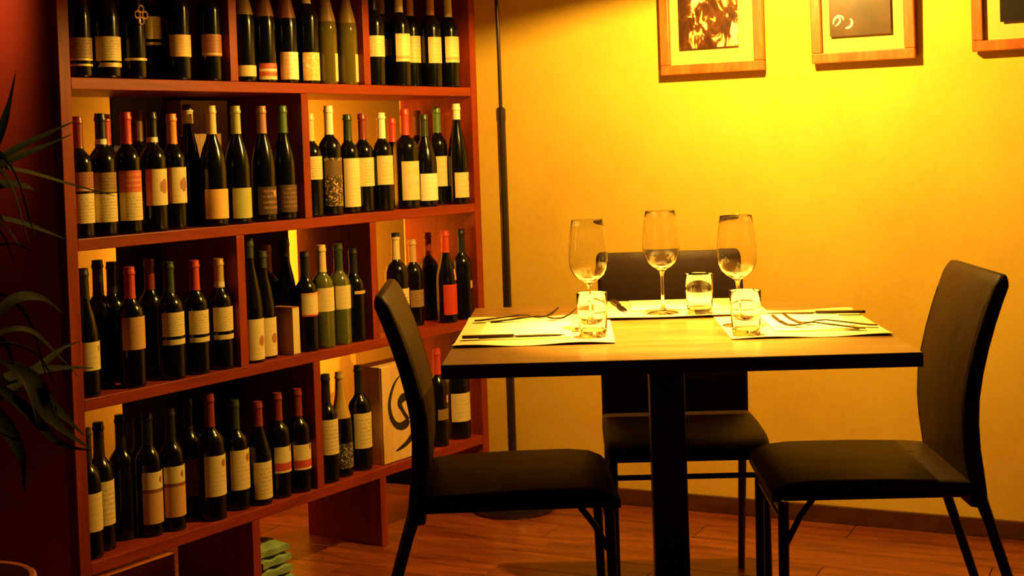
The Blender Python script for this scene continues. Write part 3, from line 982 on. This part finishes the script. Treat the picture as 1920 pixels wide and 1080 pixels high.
# ------------------------------------------------------------------ wine bottles
BOTTLES = [
    (1, 0.052, 0.038, 0.0312, 0.3, 'burg', 'dark', 'black', ((0.046, 0.093, 'brown_text', 150, 0), (0.04, 0.045, 'gold', 150, 0), (0.027, 0.032, 'gold', 150, 0)), None, 'two thin gold bands, touching the left panel, top row'),
    (1, 0.131, 0.039, 0.0353, 0.3, 'burg', 'dark', 'black', ((0.042, 0.099, 'cream_text', 150, 0), (0.027, 0.037, 'gold', 120, 0)), None, 'wide cream label over gold band, near left panel, top row'),
    (1, 0.213, 0.038, 0.0312, 0.33, 'flute', 'dark', 'gold', ((0.045, 0.051, 'gold', 160, 0),), 'clover', 'gold four-lobed neck ornament, on the top row'),
    (1, 0.312, 0.09, 0.0312, 0.305, 'bord', 'dark', 'black', ((0.105, 0.161, 'cream_text', 150, 0), (0.09, 0.097, 'gold', 150, 0)), None, 'high-set cream label, right of the gold ornament, top row'),
    (1, 0.354, 0.038, 0.0318, 0.305, 'bord', 'dark', 'amber', ((0.059, 0.114, 'orange_text', 150, 0),), None, 'orange-cream label, second left of the divider in top-left bay'),
    (1, 0.459, 0.038, 0.0312, 0.305, 'bord', 'dark', 'amber', ((0.064, 0.12, 'red_dim', 150, 0),), None, 'dim russet label, just left of the divider in top-left bay'),
    (1, 0.579, 0.038, 0.0312, 0.318, 'champ', 'dark', 'dgold', ((0.015, 0.044, 'cream_text', 150, 0),), None, 'gold foil and a short low cream label, first in top-centre bay'),
    (1, 0.656, 0.038, 0.0312, 0.318, 'champ', 'dark', 'dcopper', ((0.008, 0.052, 'red_white', 150, 0),), None, 'copper foil and a red and white banded label, top-centre bay'),
    (1, 0.74, 0.038, 0.0312, 0.318, 'champ', 'dark', 'dcopper', ((0.01, 0.085, 'cream_big', 150, 0),), None, 'copper foil and a bright large cream label, top-centre bay'),
    (1, 0.825, 0.038, 0.0312, 0.305, 'bord', 'dark', 'cream', ((0.009, 0.087, 'gold_leaf', 150, 0),), None, 'gilded label, fourth in top-centre bay'),
    (1, 0.901, 0.038, 0.0313, 0.318, 'champ', 'olive', 'dgold', ((0.008, 0.087, 'cream_text', 90, 40),), None, 'olive glass, gold foil and label turned to the right, top-centre bay'),
    (1, 0.987, 0.038, 0.0318, 0.318, 'champ', 'olive', 'dgold', ((0.008, 0.088, 'cream_text', 90, 40),), None, 'olive glass, amber foil, just left of the divider in top-centre bay'),
    (1, 1.109, 0.038, 0.0312, 0.305, 'bord', 'dark', 'black', ((0.085, 0.147, 'cream_text', 150, 0),), None, 'cream label half hidden by the divider in top-right bay'),
    (1, 1.215, 0.098, 0.0312, 0.305, 'bord', 'dark', 'brown', ((0.095, 0.146, 'brown_text', 150, 0),), None, 'narrow brown label, second in top-right bay'),
    (1, 1.226, 0.035, 0.0312, 0.305, 'bord', 'dark', 'cream', ((0.074, 0.158, 'cream_scallop', 150, 0),), None, 'cream capsule and tall cream label, third in top-right bay'),
    (1, 1.339, 0.084, 0.0312, 0.305, 'bord', 'dark', 'amber', ((0.077, 0.16, 'orange_text', 150, 0),), None, 'amber capsule and apricot label, fourth in top-right bay'),
    (1, 1.38, 0.035, 0.0312, 0.305, 'bord', 'dark', 'amber', ((0.074, 0.155, 'orange_text', 150, 0),), None, 'apricot label, second from the right panel on the top row'),
    (1, 1.475, 0.038, 0.0312, 0.305, 'bord', 'dark', 'cream', ((0.079, 0.161, 'cream_scallop', 150, 0),), None, 'cream capsule, nearest the right panel on the top row'),
    (2, 0.04, 0.038, 0.0312, 0.284, 'bord', 'dark', 'dred', ((0.034, 0.103, 'cream_text', 150, 0), (0.108, 0.153, 'red_dim', 150, 0)), None, 'dark red capsule and two labels, against the left panel of second row'),
    (2, 0.106, 0.038, 0.0312, 0.291, 'bord', 'dark', 'blackband', ((0.033, 0.1, 'cream_text', 150, 0), (0.103, 0.15, 'brown_text', 150, 0)), None, 'black white-banded capsule and two labels, second row near left panel'),
    (2, 0.217, 0.16, 0.0312, 0.294, 'bord', 'dark', 'red', (), None, 'red capsule standing behind the front rank, left end of second row'),
    (2, 0.181, 0.038, 0.0312, 0.294, 'bord', 'dark', 'red', ((0.032, 0.1, 'cream_text', 150, 0), (0.1, 0.152, 'red_text', 150, 0)), None, 'red-over-cream label and red capsule, second row'),
    (2, 0.327, 0.17, 0.0312, 0.306, 'bord', 'dark', 'brown', (), None, 'brown capsule standing behind the front rank of the second row'),
    (2, 0.26, 0.038, 0.0312, 0.294, 'bord', 'dark', 'blackband', ((0.064, 0.153, 'cream_face', 150, 0),), None, 'black capsule with white band and a cream portrait label, second row'),
    (2, 0.342, 0.06, 0.0312, 0.291, 'bord', 'dark', 'orange', ((0.065, 0.155, 'cream_face', 150, 0),), None, 'orange capsule and a cream portrait label, second row'),
    (2, 0.436, 0.104, 0.0312, 0.317, 'flute', 'dark', 'blackcream', (), None, 'bare dark sides and a pale collar, between portrait and orange labels'),
    (2, 0.456, 0.039, 0.0355, 0.311, 'burg', 'dark', 'creamy', ((0.019, 0.095, 'orange_plain', 150, 0),), None, 'sloping shoulders, cream capsule and orange label, second row'),
    (2, 0.541, 0.038, 0.0333, 0.311, 'burg', 'dark', 'lime', ((0.015, 0.094, 'green_plain', 150, 0),), None, 'sloping shoulders and a pale green label, second row'),
    (2, 0.635, 0.038, 0.0325, 0.311, 'burg', 'dark', 'pinkbrown', ((0.019, 0.093, 'dark_orange', 150, 0),), None, 'pinkish capsule and dark label, second row'),
    (2, 0.714, 0.038, 0.0316, 0.312, 'burg', 'dark', 'green', ((0.021, 0.095, 'dark_brown', 150, 0),), None, 'green capsule and dark brown label, left of second-row divider'),
    (2, 0.82, 0.038, 0.0312, 0.29, 'bord', 'dark', 'creamy', ((0.105, 0.182, 'cream_text', 150, 0),), None, 'cream label half hidden by the second-row divider'),
    (2, 0.899, 0.038, 0.0329, 0.313, 'bord', 'dark', 'white', ((0.027, 0.164, 'ornate', 150, 0),), None, 'white capsule and tall black label with gold ornament, second row'),
    (2, 1.0, 0.058, 0.0312, 0.289, 'bord', 'dark', 'dgreen', ((0.019, 0.16, 'cream_side', 150, 0),), None, 'dark green capsule and very tall cream label, second row'),
    (2, 1.064, 0.058, 0.0312, 0.291, 'bord', 'dark', 'dred', ((0.076, 0.16, 'cream_text', 150, 0),), None, 'dark red capsule and plain cream label, second row'),
    (2, 1.124, 0.035, 0.0312, 0.293, 'bord', 'dark', 'white', ((0.078, 0.164, 'cream_seal', 150, 0),), None, 'cream label with red seal and white capsule, second row'),
    (2, 1.287, 0.13, 0.0312, 0.28, 'bord', 'dark', 'red', (), None, 'red capsule and no label, set back behind the red-sealed one'),
    (2, 1.245, 0.043, 0.0386, 0.305, 'bord', 'dark', 'red', ((0.026, 0.144, 'cream_script', 150, 0),), None, 'bright red capsule and broad cream script label, second row'),
    (2, 1.354, 0.055, 0.0361, 0.289, 'burg', 'dark', 'dgreen', ((0.019, 0.103, 'white_cut', 150, 0),), None, 'sloping shoulders and low stepped white label, second row'),
    (2, 1.466, 0.092, 0.0312, 0.314, 'bord', 'dark', 'green', ((0.059, 0.155, 'cream_mark', 150, 0),), None, 'green capsule and cream label with small marks, second row right bay'),
    (2, 1.5, 0.2, 0.0312, 0.307, 'bord', 'dark', 'brown', (), None, 'brown capsule at the back of the second-row right bay'),
    (2, 1.499, 0.037, 0.0326, 0.322, 'flute', 'dark', 'white', ((0.021, 0.101, 'cream_mark', 150, 0),), None, 'tall body and white capsule, by right panel of second row'),
    (3, 0.038, 0.038, 0.0312, 0.3, 'burg', 'dark', 'black', ((0.062, 0.128, 'cream_mark', 150, 10),), None, 'a cream label against the left panel of third row'),
    (3, 0.129, 0.1, 0.0312, 0.31, 'bord', 'dark', 'black', (), None, 'unlabelled black front, behind the left end of third row'),
    (3, 0.21, 0.15, 0.0312, 0.298, 'bord', 'dark', 'black', (), None, 'black capsule set far back near the left end of third row'),
    (3, 0.173, 0.038, 0.0312, 0.291, 'bord', 'dark', 'red', ((0.092, 0.174, 'tan_plain', 150, 0),), None, 'tan label and red capsule, third row'),
    (3, 0.303, 0.12, 0.0312, 0.298, 'bord', 'dark', 'dred', (), None, 'dark red capsule set back between tan and cream striped labels'),
    (3, 0.295, 0.038, 0.0329, 0.293, 'bord', 'dark', 'dgreen', ((0.108, 0.167, 'cream_text', 150, 0), (0.087, 0.1, 'cream_text', 150, 0)), None, 'dark green capsule and cream striped label, third row'),
    (3, 0.378, 0.038, 0.0312, 0.289, 'bord', 'dark', 'red', ((0.102, 0.162, 'cream_text', 150, 0), (0.082, 0.094, 'cream_text', 150, 0)), None, 'red capsule and cream striped label, third row'),
    (3, 0.461, 0.038, 0.0312, 0.286, 'bord', 'dark', 'goldband', ((0.099, 0.161, 'cream_text', 150, 0), (0.078, 0.09, 'cream_text', 150, 0)), None, 'gold capsule and cream striped label, left of third-row divider'),
    (3, 0.57, 0.038, 0.0312, 0.33, 'flute', 'dark', 'dgreen', ((0.008, 0.116, 'cream_seal2', 150, 0),), None, 'slim body, tall emblem label, first after left divider of third row'),
    (3, 0.635, 0.056, 0.0312, 0.291, 'flute', 'dark', 'dgreen', ((0.008, 0.111, 'cream_seal2', 150, 0),), None, 'slim body, tall emblem label, second after left divider of third row'),
    (3, 0.761, 0.165, 0.0312, 0.296, 'bord', 'dark', 'pink', (), None, 'pinkish capsule at the back of the third-row centre bay'),
    (3, 0.77, 0.102, 0.0312, 0.313, 'flute', 'dark', 'black', (), None, 'long dark neck behind the upright slim carton, third row'),
    (3, 0.783, 0.04, 0.0312, 0.278, 'bord', 'dark', 'black', ((0.098, 0.167, 'cream_redfoot', 150, 0),), None, 'cream label with a red foot, third row centre bay'),
    (3, 0.846, 0.036, 0.0312, 0.291, 'bord', 'pale', 'creamy', ((0.104, 0.171, 'cream_plain', 150, 0),), None, 'cream capsule and pale green glass below its label, third row'),
    (3, 0.918, 0.038, 0.0312, 0.289, 'bord', 'pale', 'dgreen', ((0.102, 0.169, 'cream_plain', 150, 0),), None, 'green capsule and pale green glass below its label, third row'),
    (3, 0.983, 0.04, 0.0312, 0.27, 'bord', 'dark', 'black', ((0.138, 0.147, 'gold', 80, 0),), None, 'thin gold band and dark body, left of the third-row right divider'),
    (3, 1.176, 0.04, 0.0365, 0.3, 'bord', 'dark', 'creamtop', ((0.043, 0.133, 'cream_text', 150, 0),), None, 'cream label partly hidden behind left chair, third row right bay'),
    (3, 1.322, 0.095, 0.0312, 0.27, 'bord', 'dark', 'tan', ((0.059, 0.112, 'brown_text', 150, 0),), None, 'tan capsule and small dim label, third row right bay'),
    (3, 1.456, 0.14, 0.032, 0.281, 'bord', 'dark', 'dred', (), None, 'dark red capsule set back in the third-row right bay'),
    (3, 1.417, 0.038, 0.0322, 0.291, 'burg', 'dark', 'red', ((0.026, 0.121, 'red_plain', 150, 0), (0.134, 0.167, 'flame', 40, 20)), None, 'solid red label and red capsule, third row right bay'),
    (3, 1.501, 0.038, 0.0319, 0.291, 'bord', 'dark', 'black', ((0.1, 0.124, 'gold', 40, 15),), None, 'small gold mark, nearest right panel of third row'),
    (4, 0.032, 0.045, 0.0312, 0.305, 'bord', 'dark', 'black', ((0.065, 0.154, 'cream_plain', 150, 0),), None, 'pale label just showing past the left panel, lowest row'),
    (4, 0.092, 0.075, 0.0312, 0.305, 'bord', 'dark', 'black', ((0.061, 0.166, 'cream_text', 150, 0),), None, 'large cream label near the left panel, lowest row'),
    (4, 0.179, 0.103, 0.0312, 0.305, 'bord', 'dark', 'black', (), None, 'no label, second rank of lowest row near left panel'),
    (4, 0.232, 0.067, 0.0312, 0.305, 'bord', 'dark', 'black', ((0.032, 0.159, 'cream_brown', 150, 0),), None, 'tall cream and brown label, left of its twin on lowest row'),
    (4, 0.294, 0.055, 0.0312, 0.305, 'bord', 'dark', 'black', ((0.036, 0.162, 'cream_brown', 150, 0),), None, 'tall cream and brown label, right of its twin on lowest row'),
    (4, 0.289, 0.17, 0.0312, 0.27, 'bord', 'dark', 'black', (), None, 'black capsule far back behind the brown labels, lowest row'),
    (4, 0.41, 0.12, 0.0315, 0.305, 'bord', 'dark', 'black', ((0.054, 0.15, 'brown_text', 150, 0),), None, 'shadowed dim label set back in the lowest row'),
    (4, 0.411, 0.039, 0.0353, 0.323, 'bord', 'dark', 'dred', ((0.063, 0.166, 'cream_crest', 150, 0),), None, 'dark red capsule and crested cream label, lowest row'),
    (4, 0.513, 0.056, 0.0334, 0.288, 'bord', 'dark', 'dgreen', ((0.054, 0.158, 'cream_crest', 150, 0),), None, 'green capsule and crested cream label, lowest row'),
    (4, 0.577, 0.036, 0.0312, 0.274, 'burg', 'dark', 'dred', ((0.017, 0.115, 'cream_text', 150, 0),), None, 'sloping shoulders and a low cream label, lowest row'),
    (4, 0.657, 0.042, 0.0312, 0.283, 'bord', 'dark', 'dred', ((0.069, 0.139, 'cream_vred', 150, 0),), None, 'cream and red V label, farther from the lowest-row divider'),
    (4, 0.728, 0.036, 0.032, 0.283, 'bord', 'dark', 'dred', ((0.063, 0.132, 'cream_vred', 150, 0),), None, 'cream and red V label, beside the lowest-row divider'),
    (4, 0.845, 0.038, 0.0312, 0.305, 'bord', 'dark', 'black', ((0.08, 0.179, 'cream_text', 150, 0),), None, 'tall cream label beside the lowest-row divider, right bay'),
    (4, 0.917, 0.05, 0.0312, 0.299, 'champ', 'dark', 'gold', ((0.025, 0.096, 'ornate_w', 150, 0),), None, 'long gold foil neck and black-and-white label, lowest row'),
    (4, 1.003, 0.055, 0.0338, 0.305, 'bord', 'dark', 'black', ((0.065, 0.167, 'cream_text', 150, 0),), None, 'cream label next to the wooden case, lowest row'),
    (4, 1.353, 0.038, 0.0312, 0.305, 'bord', 'dark', 'red', ((0.084, 0.117, 'brown_text', 120, 0), (0.136, 0.158, 'flame', 40, 20)), None, 'small red neck mark, right of wooden case on lowest row'),
    (4, 1.475, 0.055, 0.0406, 0.305, 'bord', 'dark', 'black', ((0.057, 0.147, 'cream_seal', 150, 0),), None, 'cream red-sealed label, nearest right panel of lowest row'),
]



def bottle_profile(typ, r, h):
    rn = 0.0118
    if typ == 'bord':
        zs = h * 0.60
        body = [(r, zs * 0.97), (r * 0.985, zs * 1.02), (r * 0.90, zs * 1.085), (r * 0.70, zs * 1.14), (rn * 1.18, zs * 1.20), (rn * 1.02, zs * 1.26)]
    elif typ == 'burg':
        zs = h * 0.46
        body = [(r, zs), (r * 0.97, zs * 1.10), (r * 0.87, zs * 1.24), (r * 0.70, zs * 1.40), (rn * 1.22, zs * 1.58), (rn * 1.05, zs * 1.70)]
    elif typ == 'champ':
        zs = h * 0.48
        body = [(r, zs), (r * 0.96, zs * 1.10), (r * 0.83, zs * 1.24), (r * 0.64, zs * 1.40), (rn * 1.20, zs * 1.60), (rn * 1.08, zs * 1.75)]
    else:
        zs = h * 0.42
        body = [(r, zs), (r * 0.96, zs * 1.14), (r * 0.85, zs * 1.34), (r * 0.68, zs * 1.58), (rn * 1.15, zs * 1.84), (rn * 1.0, zs * 2.0)]
    foot = [(0, 0.006), (r * 0.75, 0.002), (r * 0.92, 0.0003), (r * 0.985, 0.003), (r, 0.010)]
    neck = [(rn * 0.98, h * 0.93), (rn * 1.12, h * 0.935), (rn * 1.14, h * 0.955), (rn * 1.0, h * 0.965), (rn * 0.98, h - 0.001), (0, h - 0.0005)]
    return foot + body + neck


def interp(prof, z):
    for (r0, z0), (r1, z1) in zip(prof[:-1], prof[1:]):
        if z0 <= z <= z1 and z1 > z0:
            return r0 + (r1 - r0) * (z - z0) / (z1 - z0)
    return prof[-2][0]


def label_patch(prof, r, z0, z1, arc):
    n, m = 14, 5
    verts, faces, uvs = [], [], []
    for off in (0.0008, 0.0001):
        for j in range(m + 1):
            z = z0 + (z1 - z0) * j / m
            rr = interp(prof, z) + off
            for i in range(n + 1):
                t = math.radians(-arc / 2 + arc * i / n)
                verts.append((rr * math.sin(t), -rr * math.cos(t), z))
                uvs.append((i / n, j / m))
    k = (n + 1) * (m + 1)
    for j in range(m):
        for i in range(n):
            a = j * (n + 1) + i
            faces.append((a, a + 1, a + n + 2, a + n + 1))
    ring = list(range(n + 1)) + [j * (n + 1) + n for j in range(1, m + 1)] + [m * (n + 1) + i for i in range(n - 1, -1, -1)] + [j * (n + 1) for j in range(m - 1, 0, -1)]
    for a, b in zip(ring, ring[1:] + ring[:1]):
        faces.append((b, a, a + k, b + k))
    return mesh_of(verts, faces, uvs=uvs)


def sleeve(prof, z0, z1, off, seg=20):
    zs = sorted({z0, z1} | {z for _, z in prof if z0 < z < z1})
    pts = [(interp(prof, z) + off, z) for z in zs]
    top = [(0, z1 + off)] if z1 > prof[-1][1] - 0.004 else [(interp(prof, z1) - 0.0005, z1)]
    return lathe([(interp(prof, z0) - 0.0005, z0)] + pts + top, seg)


ROWNAME = {1: 'bottles on the top shelf row', 2: 'bottles on the second shelf row', 3: 'bottles on the third shelf row', 4: 'bottles on the lowest shelf row'}
PREFIX = {'bord': 'wine bottle: ', 'burg': 'wine bottle: ', 'champ': 'sparkling wine bottle: ', 'flute': 'slender wine bottle: '}
for (row, s, d, r, bh, typ, glass, cap, labels, extra, desc) in BOTTLES:
    rot = random.Random(int(s * 1000) + row).uniform(-0.12, 0.12)
    root = thing('wine_bottle', PREFIX[typ].replace(': ', ' with ') + desc, 'bottle', SH(s, d, BOARDS[row] + 0.0002), SH_A + rot, ROWNAME[row])
    prof = bottle_profile(typ, r, bh)
    obj('glass', lathe(prof, 28), GLASSES[glass], root, smooth=True)
    cl = {'bord': 0.70, 'burg': 0.76, 'champ': 0.56, 'flute': 0.84}[typ] * bh
    if extra == 'clover':
        cl = 0.80 * bh
    c1, c2 = CAPX.get(cap, (cap, None))
    cp = obj('capsule', sleeve(prof, max(cl, 0.735 * bh) if typ == 'bord' else cl, bh - 0.0005, 0.0009), M_CAP[c1], root, smooth=True)
    if c2:
        zc = bh - 0.012 if cap == 'creamtop' else (0.745 * bh if typ == 'bord' else cl)
        obj('capsule_band', sleeve(prof, zc, min(zc + (0.0125 if cap != 'blackcream' else 0.035), bh - 0.0003), 0.0016), M_CAP[c2], cp, smooth=True)
    for (z0, z1, st, arc, lrot) in labels:
        z1 = min(z1, bh * (0.585 if typ == 'bord' else 0.8))
        if z1 - z0 < 0.003:
            continue
        lb = obj('label', label_patch(prof, r, z0, z1, arc), LABELS[st], root, smooth=True)
        lb.rotation_euler = (0, 0, math.radians(lrot))
    if extra == 'clover':
        # gilded four-lobed ornament hanging at the shoulder
        om = []
        for k in range(4):
            a = math.pi / 4 + k * math.pi / 2
            cx, cz = 0.0115 * math.cos(a + math.pi / 4), 0.0145 * math.sin(a + math.pi / 4)
            ring = [(cx + 0.0075 * math.cos(q * math.pi / 8), -0.034, 0.155 + cz + 0.0085 * math.sin(q * math.pi / 8)) for q in range(17)]
            obj('ornament_lobe', tube(ring, 0.0021, 8, cap=False), M_CAP['gold'], root, smooth=True)

# ------------------------------------------------------------------ potted plant
PLANT = Vector((-1.080, 2.585, 0))
plant = thing('potted_plant', 'tall plant with long strap leaves in a terracotta pot, left edge', 'plant', PLANT)
obj('pot', lathe([(0, 0.0005), (0.095, 0.0005), (0.100, 0.01), (0.124, 0.31), (0.137, 0.312), (0.139, 0.360), (0.134, 0.364), (0.126, 0.362), (0.122, 0.32), (0.0, 0.315)], 40), M_TERRA, plant, smooth=True)
obj('soil', lathe([(0, 0.322), (0.06, 0.330), (0.1205, 0.324), (0.1205, 0.317), (0, 0.317)], 30), M_SOIL, plant, smooth=True)
crowns = [(Vector((-0.05, 0.03, 1.02)), 0.017), (Vector((0.005, -0.03, 0.72)), 0.014), (Vector((-0.07, 0.09, 0.86)), 0.012)]
for c, rr in crowns:
    obj('cane', tube([(c.x * 0.4, c.y * 0.4, 0.318), (c.x * 0.7 + 0.01, c.y * 0.7, (0.35 + c.z) / 2), (c.x, c.y, c.z)], [rr, rr * 0.9, rr * 0.8], 10), M_STEM, plant, smooth=True)


def leaf(pts, width, mat=None, fold=0.35, face=None):
    P = smooth_curve([Vector(p) - PLANT for p in pts], 6)
    n = len(P)
    verts, faces = [], []
    for i, p in enumerate(P):
        f = i / (n - 1)
        t = (P[min(i + 1, n - 1)] - P[max(i - 1, 0)]).normalized()
        side = t.cross(Vector(face) if face else Vector((0, 0, 1)))
        if side.length < 0.05:
            side = Vector((0.6, -0.8, 0))
        side.normalize()
        up = side.cross(t).normalized()
        w = width * (0.45 + 0.55 * math.sin(math.pi * min(1, f * 1.15 + 0.12))) * (1 - f ** 4) + 0.0006
        verts += [p + side * w + up * w * fold, p + up * 0.0009, p - side * w + up * w * fold, p - up * 0.0009]
    for i in range(n - 1):
        a, b = i * 4, i * 4 + 4
        faces += [(a, a + 1, b + 1, b), (a + 1, a + 2, b + 2, b + 1), (a + 2, a + 3, b + 3, b + 2), (a + 3, a, b, b + 3)]
    faces += [(0, 3, 2, 1), ((n - 1) * 4, (n - 1) * 4 + 1, (n - 1) * 4 + 2, (n - 1) * 4 + 3)]
    return obj('leaf', mesh_of(verts, faces), mat or M_LEAF, plant, smooth=True)


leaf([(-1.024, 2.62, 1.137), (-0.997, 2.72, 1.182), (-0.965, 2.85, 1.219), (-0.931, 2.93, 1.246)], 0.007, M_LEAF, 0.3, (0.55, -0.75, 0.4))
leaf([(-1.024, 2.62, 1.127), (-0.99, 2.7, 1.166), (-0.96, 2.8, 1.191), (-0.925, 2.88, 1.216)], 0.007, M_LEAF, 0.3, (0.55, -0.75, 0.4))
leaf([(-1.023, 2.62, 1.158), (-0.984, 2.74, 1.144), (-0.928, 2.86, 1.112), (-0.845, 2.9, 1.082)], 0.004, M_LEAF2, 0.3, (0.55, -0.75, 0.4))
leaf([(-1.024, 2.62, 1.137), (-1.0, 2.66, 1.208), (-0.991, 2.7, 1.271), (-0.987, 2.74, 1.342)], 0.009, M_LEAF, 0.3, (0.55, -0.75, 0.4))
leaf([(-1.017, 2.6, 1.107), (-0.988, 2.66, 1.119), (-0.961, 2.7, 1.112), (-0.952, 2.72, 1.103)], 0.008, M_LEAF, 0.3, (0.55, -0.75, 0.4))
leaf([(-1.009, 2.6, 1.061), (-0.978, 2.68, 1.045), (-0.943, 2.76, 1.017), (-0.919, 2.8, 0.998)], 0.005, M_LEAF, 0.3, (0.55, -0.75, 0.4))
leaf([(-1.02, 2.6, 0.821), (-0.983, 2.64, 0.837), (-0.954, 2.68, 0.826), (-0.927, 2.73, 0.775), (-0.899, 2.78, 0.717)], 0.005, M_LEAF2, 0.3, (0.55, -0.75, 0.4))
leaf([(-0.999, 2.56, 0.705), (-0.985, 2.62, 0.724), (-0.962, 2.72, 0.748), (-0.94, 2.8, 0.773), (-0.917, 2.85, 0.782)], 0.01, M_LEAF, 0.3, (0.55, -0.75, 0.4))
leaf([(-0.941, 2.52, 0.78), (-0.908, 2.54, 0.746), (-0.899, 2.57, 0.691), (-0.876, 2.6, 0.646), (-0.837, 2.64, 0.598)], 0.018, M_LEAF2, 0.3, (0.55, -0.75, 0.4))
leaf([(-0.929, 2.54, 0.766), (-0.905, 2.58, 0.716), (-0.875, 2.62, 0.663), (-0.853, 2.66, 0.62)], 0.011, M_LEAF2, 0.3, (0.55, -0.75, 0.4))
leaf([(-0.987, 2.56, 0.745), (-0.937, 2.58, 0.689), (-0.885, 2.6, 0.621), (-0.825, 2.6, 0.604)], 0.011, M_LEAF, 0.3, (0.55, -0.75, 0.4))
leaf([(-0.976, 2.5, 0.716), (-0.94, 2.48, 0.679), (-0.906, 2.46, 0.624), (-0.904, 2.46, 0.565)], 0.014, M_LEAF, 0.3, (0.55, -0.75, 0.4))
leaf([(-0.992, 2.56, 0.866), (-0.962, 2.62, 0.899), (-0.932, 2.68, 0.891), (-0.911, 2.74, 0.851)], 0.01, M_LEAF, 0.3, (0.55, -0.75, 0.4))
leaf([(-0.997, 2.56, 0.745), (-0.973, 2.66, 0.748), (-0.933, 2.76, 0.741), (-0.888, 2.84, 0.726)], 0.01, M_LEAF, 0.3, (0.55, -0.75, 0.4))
rnd = random.Random(11)
for ci, cnt, zlo in ((0, 17, 0.0), (1, 13, 0.0), (2, 10, 0.0)):
    c = PLANT + crowns[ci][0]
    for k in range(cnt):
        az = rnd.uniform(0, 2 * math.pi)
        ln = rnd.uniform(0.20, 0.34)
        rise = rnd.uniform(-0.05, 0.22)
        d = Vector((math.cos(az), math.sin(az), 0))
        # keep clear of the wall and of the rack
        room = (c - S0).dot(SN)
        if d.dot(SN) > 0.15:
            ln = min(ln, max(0.08, (-room - 0.03) / max(d.dot(SN), 0.15)))
        if d.x > 0.35:
            ln = min(ln, 0.20)
        p0 = c + Vector((0, 0, rnd.uniform(-0.06, 0.01)))
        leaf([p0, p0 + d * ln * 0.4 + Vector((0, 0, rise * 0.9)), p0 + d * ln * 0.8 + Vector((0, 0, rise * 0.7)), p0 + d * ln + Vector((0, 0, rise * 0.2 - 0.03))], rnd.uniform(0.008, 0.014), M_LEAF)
